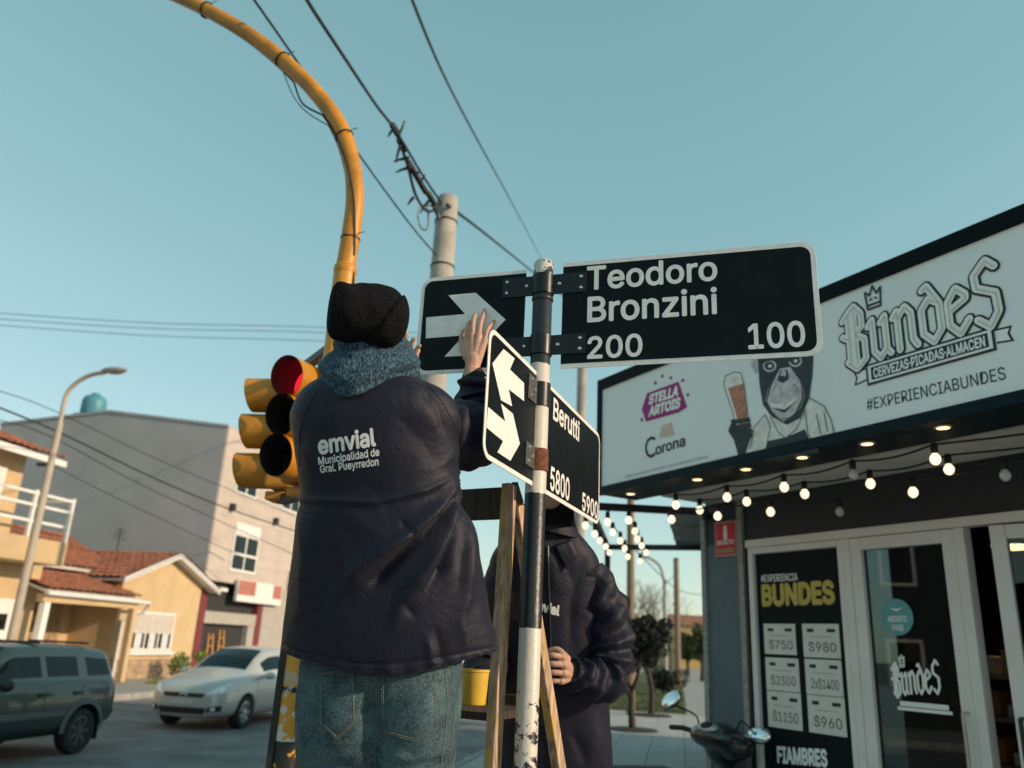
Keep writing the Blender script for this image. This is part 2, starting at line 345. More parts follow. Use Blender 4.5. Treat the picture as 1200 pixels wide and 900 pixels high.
def banded(name, z_cols, chip, chipcol, scale=26, rough=.5):
    # flaking painted post: flat bands by height plus chips of another coat
    m = mat(name, (.5, .5, .5), rough, var=0, bump=.15, bscale=70); n = m.node_tree; b = n.nodes['Principled BSDF']
    ge = n.nodes.new('ShaderNodeNewGeometry'); sx = n.nodes.new('ShaderNodeSeparateXYZ'); n.links.new(ge.outputs['Position'], sx.inputs[0])
    nz = n.nodes.new('ShaderNodeTexNoise'); nz.inputs['Scale'].default_value = scale; nz.inputs['Detail'].default_value = 7; nz.inputs['Roughness'].default_value = .7
    n.links.new(ge.outputs['Position'], nz.inputs['Vector'])
    zr = n.nodes.new('ShaderNodeMapRange'); zr.inputs['From Min'].default_value = 0; zr.inputs['From Max'].default_value = 3.2; n.links.new(sx.outputs[2], zr.inputs[0])
    wob = n.nodes.new('ShaderNodeMath'); wob.operation = 'MULTIPLY_ADD'; wob.inputs[1].default_value = .006; n.links.new(nz.outputs[0], wob.inputs[0]); n.links.new(zr.outputs[0], wob.inputs[2])
    rp = n.nodes.new('ShaderNodeValToRGB'); rp.color_ramp.interpolation = 'CONSTANT'; cr = rp.color_ramp
    cr.elements[0].position = 0; cr.elements[0].color = (*z_cols[0][1], 1); cr.elements.remove(cr.elements[1])
    for z, c in z_cols[1:]: e = cr.elements.new(z/3.2); e.color = (*c, 1)
    n.links.new(wob.outputs[0], rp.inputs[0])
    # chip amount by height
    ch = n.nodes.new('ShaderNodeValToRGB'); cr = ch.color_ramp; cr.elements[0].position = chip[0][0]/3.2; cr.elements[0].color = (chip[0][1],)*3 + (1,)
    cr.elements[1].position = chip[1][0]/3.2; cr.elements[1].color = (chip[1][1],)*3 + (1,)
    for z, a in chip[2:]: e = cr.elements.new(z/3.2); e.color = (a, a, a, 1)
    n.links.new(zr.outputs[0], ch.inputs[0])
    gt = n.nodes.new('ShaderNodeMath'); gt.operation = 'LESS_THAN'; n.links.new(nz.outputs[0], gt.inputs[0]); n.links.new(ch.outputs[0], gt.inputs[1])
    inv = n.nodes.new('ShaderNodeValToRGB'); cr = inv.color_ramp; cr.interpolation = 'CONSTANT'
    cr.elements[0].position = 0; cr.elements[0].color = (*chipcol[0][1], 1); cr.elements.remove(cr.elements[1])
    for z, c in chipcol[1:]: e = cr.elements.new(z/3.2); e.color = (*c, 1)
    n.links.new(wob.outputs[0], inv.inputs[0])
    mx = n.nodes.new('ShaderNodeMix'); mx.data_type = 'RGBA'; n.links.new(gt.outputs[0], mx.inputs[0]); n.links.new(rp.outputs[0], mx.inputs[6]); n.links.new(inv.outputs[0], mx.inputs[7])
    n.links.new(mx.outputs[2], b.inputs['Base Color']); return m
# ================================================================== SETTING: ground, road, pavements
U12 = dirz(12); WV = V(U12[1], -U12[0], 0)               # along the side street, and across it (towards the shop)
def sw(t, w, z=0.): return U12*t + WV*w + V(0, 0, z)
g = MB(); g.add([(-900, -900, -.17), (900, -900, -.17), (900, 900, -.17), (-900, 900, -.17)], [(0, 1, 2, 3)]); tag(g.build('ground', EARTH), kind='structure')
def sheet(name, t0, t1, w0, w1, z, m, kind='structure', nt_=1, nw=1):
    mb = MB(); vs = [sw(t0+(t1-t0)*i/nt_, w0+(w1-w0)*j/nw, z) for i in range(nt_+1) for j in range(nw+1)]
    fs = [(i*(nw+1)+j, (i+1)*(nw+1)+j, (i+1)*(nw+1)+j+1, i*(nw+1)+j+1) for i in range(nt_) for j in range(nw)]
    fs = [f[::-1] if True else f for f in fs]; mb.add(vs, fs)
    return tag(mb.build(name, m), kind=kind)
road = sheet('road', -60, 400, -13.4, -3.1, -.150, ASPHALT)
road2 = sheet('cross_road', -11.5, -1.6, -200, 200, -.146, ASPHALT)
def slabbox(name, t0, t1, w0, w1, z0, z1, m, bevel=.0):
    mb = MB(); c = (sw(t0, w0, z0)+sw(t1, w1, z1))/2; mb.box(c, U12*(t1-t0)/2, WV*(w1-w0)/2, V(0, 0, (z1-z0)/2)); return tag(mb.build(name, m, bevel=bevel), kind='structure')
pave = slabbox('pavement', -1.4, 300, -2.95, 14, -.168, -.012, KERB)
farpave = slabbox('far_pavement', -1.4, 300, -17.4, -13.55, -.168, -.01, KERB)
# kerb stones of the two pavements
for nm, w in (('kerb', -3.02), ('far_kerb', -13.48)):
    k = slabbox(nm, 40.2, 300, w-.07, w+.07, -.165, .004, KERB)
    mb = MB(); mb.box(V(0, 0, 0), U12*.495, WV*.07, V(0, 0, .085)); first = None
    for i in range(41):
        o = mb.build('kerb_stone', KERB, k, bevel=.012) if first is None else first.copy()
        if first is None: first = o
        else: COL.objects.link(o)
        o.location = [float(a) for a in sw(-.8+i*1.0, w, -.085+random.uniform(-.004, .004))]
# paving slabs of the near pavement, as far as they can be told apart
mb = MB(); mb.box(V(0, 0, 0), U12*.294, WV*.294, V(0, 0, .02)); first = None
for i in range(36):
    for j in range(6):
        if i < 10 and j > 3: pass
        o = mb.build('paving_slab', SLAB, pave, bevel=.006) if first is None else first.copy()
        if first is None: first = o
        else: COL.objects.link(o)
        o.location = [float(a) for a in sw(2.2+i*.6, -2.62+j*.6, -.014+random.uniform(-.003, .003))]
        o.rotation_euler = (random.uniform(-.004, .004), random.uniform(-.004, .004), 0)
# grass verge by the kerb, further up the side street
verge = sheet('verge', 24.2, 120, -2.7, .2, -.004, GRASS)
mb = MB()
for i in range(5200):
    t = 24.3 + 20*random.random()**1.4; w = random.uniform(-2.65, .15); b = sw(t, w, -.004); a = random.uniform(0, 6.28); h = random.uniform(.04, .11); d = V(math.cos(a), math.sin(a), 0)*.012
    mb.add([b-d, b+d, b+V(random.uniform(-.03, .03), random.uniform(-.03, .03), h)], [(0, 1, 2)])
tag(mb.build('grass', GRASS), 'short dry grass on the verge beside the far pavement trees', 'grass', kind='stuff')
mb = MB()
for i in range(1500):
    t = random.uniform(22.8, 27); w = random.uniform(-15.6, -13.9); b = sw(t, w, -.01); a = random.uniform(0, 6.28); h = random.uniform(.06, .16); d = V(math.cos(a), math.sin(a), 0)*.02
    mb.add([b-d, b+d, b+V(random.uniform(-.04, .04), random.uniform(-.04, .04), h)], [(0, 1, 2)])
tag(mb.build('grass', mat('grass_lush', (.16, .19, .03), .8, var=.4, scale=5)), 'small strip of green grass before the ochre gable house', 'grass', kind='stuff')

# ================================================================== HOUSES across the side street
HF = Frame(WV*-17.0, U12)                                  # house fronts; offset + is towards the road
def hpart(name, m, par, *rects, **k):
    mb = MB()
    for r in rects: mb.rect(HF, *r)
    return mb.build(name, m, par, **k)
def tile_roof(name, par, a0, a1, b0, b1, m=TILE, pitch=.24, course=.36, th=.03):
    # corrugated clay tiles: eave a0->a1, ridge b0->b1 (points), rounded rows with stepped courses
    a0, a1, b0, b1 = map(lambda q: np.asarray(q, float), (a0, a1, b0, b1)); Lw = max(np.linalg.norm(a1-a0), np.linalg.norm(b1-b0)); Lh = np.linalg.norm((b0+b1)/2-(a0+a1)/2)
    nu = max(int(Lw/pitch)*6, 6); nv = max(int(Lh/course), 2); n = unit(np.cross(a1-a0, (b0+b1)/2-(a0+a1)/2)); n = n if n[2] > 0 else -n
    vs = []; fs = []; rows = []
    for k in range(nv):
        for e in (0, 1):
            v = (k+e)/nv; lift = (.045 if e == 0 else 0.0)
            row = []
            for i in range(nu+1):
                u = i/nu; p = (a0+(a1-a0)*u)*(1-v) + (b0+(b1-b0)*u)*v; ph = u*nu/6*2*math.pi
                jit = .01*math.sin(17.3*math.floor(u*nu/6)+k*5.1)
                row.append(p + n*(.055*(.5+.5*math.cos(ph))**.7 + lift + jit)); 
            rows.append(row)
    w_ = nu+1; mb = MB(); mb.add([p for r in rows for p in r], [(r*w_+i, r*w_+i+1, (r+1)*w_+i+1, (r+1)*w_+i) for r in range(len(rows)-1) for i in range(nu)])
    o = mb.build(name, m, par)
    u2 = MB(); u2.add([p - n*.03 for p in (a0, a1, b1, b0)] + [p - n*.09 for p in (a0, a1, b1, b0)], [(0, 1, 2, 3), (7, 6, 5, 4), (0, 4, 5, 1), (1, 5, 6, 2), (2, 6, 7, 3), (3, 7, 4, 0)])
    u2.build('roof_boarding', WHITEP, o); return o
# --- A: ochre two-storey house with balcony (far left)
A = thing('balcony_house', 'ochre two-storey house with white-railed balcony at the left edge', 'house', HF.pt(14, 0, -3))
hpart('wall', CREAM, A, (6, 19.5, -.05, 3.2, -6, 0)); hpart('upper_wall', CREAM, A, (6, 18.35, 3.202, 5.95, -6, -.25))
sl = hpart('balcony', CREAM, A, (6, 19.0, 3.02, 3.62, .003, 1.05), bevel=.02)
rl = MB()
for z in (4.02, 4.42, 4.72): rl.rect(HF, 6, 18.95, z-.035, z+.035, .96, 1.0)
rl.rect(HF, 18.91, 18.95, 4.685, 4.755, 0, .955); rl.build('railing', WHITEP, sl)
for t in (13.0, 14.6, 16.2, 17.6, 18.94): hpart('railing_post', WHITEP, sl, (t-.045, t+.045, 3.622, 4.80, .94, 1.02))
dsh = hpart('shutter', WHITEP, A, (16.4, 17.75, 3.7, 5.4, -.248, -.20))
for k in range(14): hpart('slat', WHITEP, dsh, (16.45, 17.7, 3.78+k*.115, 3.87+k*.115, -.199, -.185))
gar = hpart('garage_door', WHITEP, A, (15.2, 18.85, 0, 2.12, .002, .05))
for k in range(4):
    t = 15.55 + k*.85; hpart('pane', GLASSD, gar, (t, t+.5, 1.35, 1.75, .052, .056))
    for z0 in (.15, .72): hpart('panel', WHITEP, gar, (t-.1, t+.6, z0, z0+.5, .052, .068), bevel=.01)
rA = tile_roof('roof', A, HF.pt(5.5, 5.85, .55), HF.pt(18.9, 5.85, .55), HF.pt(5.5, 7.6, -4), HF.pt(15.5, 7.6, -4))
hpart('fascia', WHITEP, rA, (5.5, 18.9, 5.66, 5.83, .5, .56))
# --- corner block across the junction, seen only mirrored in the shop glass
E_ = thing('corner_block', 'two-storey block with shade-darkened wall across the junction mirrored in the shop door', 'building', HF.pt(0, 0, -4))
hpart('wall', mat('shade_toned_render', (.03, .045, .05), .9, var=.2), E_, (-1.2, 5.9, -.05, 5.6, -8, -.3)); hpart('roof', SIGNBLK, E_, (-1.4, 5.98, 5.602, 5.8, -8.2, -.1))  # wall colour darkened so the glass mirrors it like a shaded front
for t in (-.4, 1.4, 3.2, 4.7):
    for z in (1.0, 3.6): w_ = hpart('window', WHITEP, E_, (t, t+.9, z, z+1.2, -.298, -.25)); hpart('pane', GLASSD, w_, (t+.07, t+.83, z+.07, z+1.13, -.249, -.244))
# --- B: porch house with gable
B = thing('gable_house', 'low ochre house with red tiled roof, porch and gabled front', 'house', HF.pt(23.5, 0, -3))
hpart('wall', CREAM, B, (19.52, 27.38, -.05, 3.0, -7, -1.6))
gw = MB(); gw.prism(HF, [(22.95, -.05), (27.36, -.05), (27.36, 3.05), (25.15, 3.93), (22.95, 3.05)], -1.597, 0); gw.build('gable_wall', CREAM, B)
dado = hpart('dado', mat('dado_stone', (.38, .27, .17), .9, var=.25, scale=4, bump=.3), B, (22.93, 27.38, -.02, .60, .002, .03))
k = 0
for r in range(3):
    t = 22.95 - (r % 2)*.2
    while t < 27.3:
        L = random.uniform(.32, .6); hpart('stone', MATS['dado_stone'], dado, (max(t, 22.96), min(t+L-.02, 27.35), .01+r*.195, .19+r*.195, .031, .045+random.uniform(0, .012))); t += L
wn = hpart('window', ALU, B, (23.70, 26.02, .86, 2.06, -.02, .02))
hpart('shutter_box', mat('beige_shutter', (.52, .47, .41), .7), wn, (23.78, 25.94, 1.44, 2.0, .021, .045))
for k in range(3):
    t = 23.82+k*.72; hpart('pane', GLASSD, wn, (t, t+.64, .92, 1.40, .022, .028)); hpart('curtain', mat('curtain_white', (.6, .6, .6), .9), wn, (t+.16, t+.5, .93, 1.39, .0285, .03))
hpart('sill', WHITEP, wn, (23.55, 26.15, .72, .83, .003, .12))
g2 = 25.15
for nm, e in (('left', -1), ('right', 1)):
    edge = 22.45 if e < 0 else 27.95; ze = 2.98 if e < 0 else 2.95
    tile_roof('roof', B, HF.pt(edge, ze, -5), HF.pt(edge, ze, .42), HF.pt(g2, 4.02, -5), HF.pt(g2, 4.02, .42)) if e < 0 else tile_roof('roof', B, HF.pt(edge, ze, .42), HF.pt(edge, ze, -5), HF.pt(g2, 4.02, .42), HF.pt(g2, 4.02, -5))
    bb = MB(); bb.prism(HF, [(edge, ze-.12), (g2, 3.86), (g2, 4.02), (edge, ze+.03)], .36, .42); bb.build('bargeboard', WHITEP, B)
tile_roof('roof', B, HF.pt(19.3, 3.22, -1.1), HF.pt(24.6, 3.22, -1.1), HF.pt(19.3, 4.35, -3.6), HF.pt(24.6, 4.35, -3.6))
hpart('ridge_tiles', TILE, B, (19.3, 24.6, 4.40, 4.50, -3.75, -3.55), bevel=.04)
tile_roof('porch_roof', B, HF.pt(19.0, 2.42, .72), HF.pt(23.0, 2.42, .72), HF.pt(19.0, 3.02, -1.2), HF.pt(23.0, 3.02, -1.2))
gt_ = MB(); gt_.tube([HF.pt(18.9, 2.32, .78), HF.pt(23.35, 2.30, .78), HF.pt(23.42, 2.0, .55), HF.pt(23.1, 1.75, .1), HF.pt(23.1, .1, .1)], .055, 8); gt_.build('gutter', WHITEP, B, smooth=True)
hpart('porch_beam', CREAM, B, (18.95, 23.0, 2.10, 2.30, .48, .66))
for t, m_ in ((19.1, ALU), (22.78, CREAM)): hpart('porch_column', m_, B, (t, t+.2, -.02, 2.098, .47, .67), bevel=.02)
pd = hpart('porch_door', mat('porch_wood', (.33, .23, .14), .75, var=.25, scale=4), B, (20.9, 22.5, 0, 2.1, -1.597, -1.55))
for k in range(8): hpart('plank', MATS['porch_wood'], pd, (20.93+k*.195, 21.10+k*.195, .03, 2.07, -1.549, -1.53))
lw = hpart('porch_lamp', DARKMETAL, B, (20.5, 20.66, 1.78, 1.96, -1.597, -1.45))
ch = hpart('chimney', mat('chimney_brick', (.36, .26, .19), .9, var=.25, scale=6), B, (21.6, 22.2, 4.2, 5.25, -4.9, -4.35)); hpart('cowl', DARKMETAL, ch, (21.55, 21.98, 5.252, 5.42, -4.85, -4.4), bevel=.05)
hpart('meter_box', mat('meter_grey', (.12, .13, .14), .6), B, (26.75, 27.1, .12, .65, .047, .12))
ant = MB(); ant.tube([HF.pt(26.3, 3.6, -3), HF.pt(26.3, 5.0, -3)], .02, 6)
for k in range(4): ant.tube([HF.pt(25.9+.05*k, 4.6+.11*k, -3), HF.pt(26.7-.05*k, 4.6+.11*k, -3)], .012, 5)
ant.build('antenna', DARKMETAL, B)
# --- C: tall grey-sided building with shop below
C = thing('grey_building', 'tall building with blank grey side wall and pale front above a shop', 'building', HF.pt(31.5, 0, -5))
sidef = Frame(U12*27.42, WV)                               # the blank side wall: s = across (w), offset - is further up the street
cw = MB(); cw.prism(sidef, [(-17.62, -.05), (-17.62, 3.34), (-17.03, 3.34), (-17.03, 9.1), (-22.4, 9.75), (-27.4, 9.25), (-27.4, -.05)], 0, -8.4); cw.build('wall', GREYW, C)
cp = MB(); cp.prism(sidef, [(-16.98, 9.105), (-16.98, 9.2), (-22.4, 9.86), (-27.45, 9.36), (-27.45, 9.25), (-22.4, 9.752)], .04, -8.45); cp.build('coping', GREYW, C)
hpart('front_wall', PINKW, C, (27.45, 35.9, 3.35, 9.10, -.02, 0))
for z in np.arange(3.7, 9.0, .42): hpart('groove_course', PINKW, C, (27.47, 35.9, z, z+.385, .001, .012))
for (t0, t1, z0, z1) in ((28.95, 30.95, 3.80, 5.68), (28.5, 30.2, 6.75, 8.35), (32.4, 34.2, 6.75, 8.35)):
    w_ = hpart('window', WHITEP, C, (t0, t1, z0, z1, .016, .06)); hpart('shutter_box', WHITEP, w_, (t0+.05, t1-.05, z1-.42, z1-.02, .061, .09))
    m_ = (t0+t1)/2
    for (a, b) in ((t0+.1, m_-.05), (m_+.05, t1-.1)):
        hpart('pane', GLASSD, w_, (a, b, z0+.1, z0+.62, .061, .066)); hpart('pane', GLASSD, w_, (a, b, z0+.72, z1-.5, .061, .066))
for t in (28.3, 31.9): hpart('wall_lamp', DARKMETAL, C, (t, t+.22, 6.0, 6.3, .015, .22), bevel=.04)
hpart('ground_floor', mat('shop_dark', (.03, .03, .032), .8), C, (27.44, 36, 2.2, 3.348, -.6, -.3)); hpart('lintel', mat('shop_lintel', (.38, .35, .31), .8), C, (27.5, 32.3, 1.82, 2.25, -.297, -.05))
RED = mat('maroon_paint', (.17, .03, .035), .7, var=.15)
for t in (27.45, 31.75): hpart('column', RED, C, (t, t+.42, -.02, 3.34, -.29, -.02))
hpart('shop_wall', mat('shop_lintel', (.38, .35, .31), .8), C, (31.2, 31.74, -.02, 1.81, -.29, -.06), (32.18, 36, -.02, 3.34, -.29, -.03))
hpart('shop_interior', MATS['shop_dark'], C, (27.9, 31.2, 0, 1.81, -.6, -.3))
hpart('awning_lamp', WHITEP, C, (27.9, 28.9, 3.0, 3.12, .002, .15)); ac = hpart('air_conditioner', mat('ac_grey', (.33, .32, .31), .7), C, (34.0, 35.0, 3.5, 4.25, .016, .35), bevel=.02)
sg = hpart('shop_sign', WHITEP, C, (29.5, 33.2, 2.70, 3.52, .10, .22)); [hpart('sign_print', mat('shop_sign_red', (.42, .16, .12), .6, var=.2), sg, (a_, b_, 2.95, 3.50, .221, .224)) for a_, b_ in ((29.53, 30.9), (32.4, 33.15))]; hpart('sign_arm', DARKMETAL, C, (29.9, 29.96, 2.9, 3.3, -.29, .099), (32.6, 32.66, 2.9, 3.3, -.29, .099))
for k, (t, h, l) in enumerate(((28.5, 1.45, 'first'), (29.25, 1.6, 'second'))):
    ez = thing('display_ladder', f'orange wooden ladder leaning in the dark shop opening, {"left" if k == 0 else "right"} of the pair', 'ladder', HF.pt(t, 0, -.2), 'ladders in the shop opening')
    mb = MB(); mb.beam(HF.pt(t, 0, -.05), HF.pt(t+.25, h, -.27), .07, .05); mb.build('rail', wood_mat('display_wood', (.5, .25, .08), (.6, .3, .1), .4), ez)
    mb = MB(); mb.beam(HF.pt(t+.45, 0, -.05), HF.pt(t+.5, h, -.27), .07, .05); mb.build('rail', MATS['display_wood'], ez)
    for z in (.3, .65, 1.0, 1.3):
        f_ = z/h; mb = MB(); mb.beam(HF.pt(t+.25*f_, z, -.05-.22*f_), HF.pt(t+.45+.05*f_, z, -.05-.22*f_), .04, .05); mb.build('rung', MATS['display_wood'], ez)
# water tank on C's roof
q = sidef.pt(-24.2, 9.98, -1.2); mb = MB(); mb.lathe(q, (0, 0, 1), [(.44, 0), (.49, .08), (.49, .62), (.42, .78), (.2, .90), (.15, .98), (.02, 1.0)], 24)
tk = anchor(mb, 'water_tank', mat('tank_blue', (.07, .25, .31), .5, var=.15), q, 'turquoise water tank on the roof of the grey building', 'tank', smooth=True)
bs = MB(); bs.box(q+V(0, 0, -.35), U12*.5, WV*.5, V(0, 0, .345)); bs.build('plinth', GREYW, C)
# --- D: more houses further up, mostly hidden
for k, (t0, t1, h, m_, nm) in enumerate(((36.1, 45, 4.6, CREAM, 'sandy'), (45.1, 56, 7.2, PINKW, 'pale'), (56.1, 70, 5.0, GREYW, 'grey'))):
    D_ = thing('row_house', f'{nm} flat-roofed row house up the street beyond the tall building', 'house', HF.pt((t0+t1)/2, 0, -3), 'row houses up the street')
    hpart('wall', m_, D_, (t0, t1, -.05, h, -8, -.35)); hpart('parapet', WHITEP, D_, (t0, t1, h+.002, h+.25, -.6, -.3))
    for j in range(3):
        t = t0+.8+j*(t1-t0-1.6)/3; w_ = hpart('window', WHITEP, D_, (t, t+1.5, 1.0, 2.3, -.348, -.3)); hpart('pane', GLASSD, w_, (t+.1, t+1.4, 1.1, 2.2, -.299, -.294))
    hpart('door', RED, D_, (t1-1.3, t1-.4, 0, 2.1, -.348, -.3))
# shrub before the gable house
def leaf_ball(mb, c, r, n, size, flat=1.):
    c = np.asarray(c, float)
    for i in range(n):
        d = unit(RNG.normal(size=3)); p = c + d*np.asarray(r)*RNG.uniform(.35, 1.0)**.6; a = unit(RNG.normal(size=3)); b = unit(np.cross(a, unit(RNG.normal(size=3)))); s_ = size*RNG.uniform(.6, 1.3)
        mb.add([p-a*s_, p-b*s_*.5, p+a*s_, p+b*s_*.5], [(0, 1, 2, 3)])
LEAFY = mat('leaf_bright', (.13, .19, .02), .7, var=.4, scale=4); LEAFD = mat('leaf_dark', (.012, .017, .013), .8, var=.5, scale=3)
q = HF.pt(25.3, 0, .9); sh = thing('shrub', 'small bright green shrub before the ochre gable house', 'shrub', q)
mb = MB(); leaf_ball(mb, q+V(0, 0, .45), (.35, .35, .42), 260, .07); leaf_ball(mb, q+V(.35, .9, .75), (.3, .3, .2), 80, .08); mb.build('foliage', LEAFY, sh)
mb = MB(); [mb.tube([q, q+V(.05*k, .3*k, .5)], .012, 5) for k in (-1, 0, 1, 2)]; mb.build('stem', BARK, sh)

# ================================================================== CARS
def car(name, label, rotz, loc, st, glass_spans, wheels, paint, H, hw, lower=None, rr=.31):
    # st: x from the nose, width factor, sill z, belt z, roof z, roof half width
    root = thing(name, label, 'car', loc, 'cars in the side street', rotz)
    fine = []
    for a, b in zip(st[:-1], st[1:]):
        k = max(1, int(math.ceil((b[0]-a[0])/.13))); fine += [tuple(np.array(a)+(np.array(b)-np.array(a))*i/k) for i in range(k)]
    st = fine + [st[-1]]; rings = []
    for (x, wf, zs, zb, zr, wr) in st:
        w_ = hw*wf
        half = [(w_*.80, zs), (w_*.97, zs+.10), (w_, zs+(zb-zs)*.45), (w_*.985, zs+(zb-zs)*.75), (w_*.95, zb), (w_*.95+(wr-w_*.95)*.10, zb+(zr-.035-zb)*.10), (w_*.95+(wr-w_*.95)*.87+.008, zb+(zr-.035-zb)*.87), (wr, zr-.035), (wr*.92, zr), (wr*.5, zr+.025), (0, zr+.03)]
        rings.append([(x, y, z) for y, z in half] + [(x, -y, z) for y, z in half[-2::-1]])
    n = len(rings[0]); me = bpy.data.meshes.new('tmp'); vs = [p for r in rings for p in r]; fs = []; mi = []
    xs = [s_[0] for s_ in st]
    for i in range(len(rings)-1):
        for j in range(n-1):
            fs.append((i*n+j, i*n+j+1, (i+1)*n+j+1, (i+1)*n+j)); k = min(j, n-2-j); g_ = 0
            for idx, (i0, i1, rows) in enumerate(glass_spans):
                if i0-.001 <= xs[i] and xs[i+1] <= i1+.001 and k in rows: g_ = 1
            mi.append(g_)
        fs.append((i*n+n-1, i*n, (i+1)*n, (i+1)*n+n-1)); mi.append(0)
    fs.append(tuple(range(n))); mi.append(0); fs.append(tuple((len(rings)-1)*n+j for j in range(n))[::-1]); mi.append(0)
    me.from_pydata(vs, [], fs); me.polygons.foreach_set('material_index', mi)
    o = bpy.data.objects.new('tmp', me); COL.objects.link(o); o.data.materials.append(paint); o.data.materials.append(GLASSC)
    bm = bmesh.new(); bm.from_mesh(me); bmesh.ops.recalc_face_normals(bm, faces=bm.faces[:]); bm.to_mesh(me); bm.free()
    o.modifiers.new('s', 'SUBSURF').levels = 1
    cut = []
    for x in wheels:
        cy = MB(); cy.lathe((x, -hw*1.3, rr), (0, 1, 0), [(rr+.065, 0), (rr+.065, hw*2.6)], 28)
        me2 = bpy.data.meshes.new('c'); me2.from_pydata(cy.v, [], cy.f); c_ = bpy.data.objects.new('c', me2); COL.objects.link(c_)
        bm = bmesh.new(); bm.from_mesh(me2); bmesh.ops.recalc_face_normals(bm, faces=bm.faces[:]); bm.to_mesh(me2); bm.free()
        md = o.modifiers.new('b', 'BOOLEAN'); md.object = c_; md.operation = 'DIFFERENCE'; md.solver = 'EXACT'; cut.append(c_)
    e = evaluated(o); full = MB(); full.v = [tuple(v.co) for v in e.vertices]; full.f = [tuple(p.vertices) for p in e.polygons]
    body = MB(); body.v = full.v; body.f = [tuple(p.vertices) for p in e.polygons if p.material_index != 1]
    glassf = [tuple(p.vertices) for p in e.polygons if p.material_index == 1]
    for c_ in cut: bpy.data.objects.remove(c_)
    bpy.data.objects.remove(o)
    def compact(mb):
        us = sorted({i for f in mb.f for i in f}); mp_ = {a: b for b, a in enumerate(us)}; r = MB(); r.v = [mb.v[i] for i in us]; r.f = [tuple(mp_[i] for i in f) for f in mb.f]; return r
    compact(body).build('body', paint, root, smooth=True, local=True, ang=50)
    # connected panes
    par = {}
    def find(a):
        while par.setdefault(a, a) != a: par[a] = par[par[a]]; a = par[a]
        return a
    for f in glassf:
        for i in f[1:]: par[find(i)] = find(f[0])
    comps = {}
    for f in glassf: comps.setdefault(find(f[0]), []).append(f)
    for c_ in comps.values():
        mb = MB(); mb.v = full.v; mb.f = c_; compact(mb).build('window', GLASSC, root, smooth=True, local=True)
    # dark cabin and wheel wells
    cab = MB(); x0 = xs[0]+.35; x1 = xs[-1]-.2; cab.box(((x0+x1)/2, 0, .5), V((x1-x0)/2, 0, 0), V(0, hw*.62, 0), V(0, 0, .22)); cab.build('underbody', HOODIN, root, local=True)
    seat = mat('seat_cloth', (.05, .055, .06), .9)
    for sx in (.45, .66):
        for sy in (-1, 1):
            mb = MB(); x = xs[-1]*sx; mb.box((x, sy*.37, .72), V(.24, 0, 0), V(0, .23, 0), V(0, 0, .08)); mb.box((x+.28, sy*.37, .98), V(.07, 0, 0), V(0, .22, 0), V(0, 0, .28)); mb.box((x+.30, sy*.37, H-.28), V(.04, 0, 0), V(0, .12, 0), V(0, 0, .08)); mb.build('seat', seat, root, local=True, bevel=.03)
    tyre = mat('tyre', (.018, .019, .02), .85, var=.2); rimm = mat('rim', (.45, .46, .47), .3, .9, var=.05) if name != 'compact_suv' else mat('rim_dark', (.09, .095, .10), .4, .6, var=.05)
    for x in wheels:
        for sy in (-1, 1):
            y = sy*(hw-.12); ax = V(0, sy, 0); wh = MB(); wh.lathe((x, y, rr), ax, [(rr*.62, -.1), (rr*.95, -.105), (rr, -.07), (rr, .07), (rr*.96, .10), (rr*.70, .105), (rr*.66, .085)], 32)
            w_ = wh.build('wheel', tyre, root, smooth=True, local=True)
            rm = MB(); rm.lathe((x, y, rr), ax, [(rr*.66, .04), (rr*.665, .092), (rr*.60, .096), (rr*.58, .05), (.02, .045)], 32)
            for k in range(7):
                a = 2*math.pi*k/7; d = V(math.cos(a), 0, math.sin(a)); rm.beam(V(x, y, rr)+ax*.07+d*.03, V(x, y, rr)+ax*.078+d*rr*.6, .05, .03, up=ax)
            rm.lathe((x, y, rr), ax, [(.05, .05), (.05, .092), (.02, .098)], 14); rm.build('rim', rimm, w_, smooth=True, local=True)
    tree = bvh_of(full)
    def patch(nm, m, pts, d, off, cuts=3, parent=root):     # polygon of 3-D points pushed along d onto the body
        d = np.asarray(d, float); a = unit(np.cross(d, V(0, 0, 1))); b = V(0, 0, 1) if abs(d[2]) < .5 else V(1, 0, 0)
        p3 = [np.asarray(p, float) for p in pts]; p2 = [(p@a, p@b) for p in p3]; base = p3[0] - a*p2[0][0] - b*p2[0][1]
        vs, fs = sub_poly(p2, cuts); out = []
        for u_, v_ in vs:
            s_ = base + a*u_ + b*v_ - d*3; h = tree.ray_cast(Vector(s_), Vector(d)); q = np.array(h[0]) if h[0] is not None else s_+d*3
            out.append(q - d*off)
        mb = MB(); mb.add(out, fs); return mb.build(nm, m, parent, smooth=True, local=True)
    return root, patch
SILVER = mat('silver_paint', (.50, .49, .47), .32, .25, var=.03, coat=.5); DGREEN = mat('dark_teal_paint', (.030, .052, .052), .30, .35, var=.05, coat=.7)
LENS = mat('headlamp', (.80, .82, .82), .10, .2, var=.05); BLKPL = mat('black_plastic', (.015, .016, .017), .5, var=.1); REDL = mat('tail_lamp', (.30, .012, .02), .2, var=.1)
PLATE = mat('number_plate', (.55, .55, .53), .5)
hd = math.atan2(U12[1], U12[0])                            # car local x runs from nose to tail, up the street
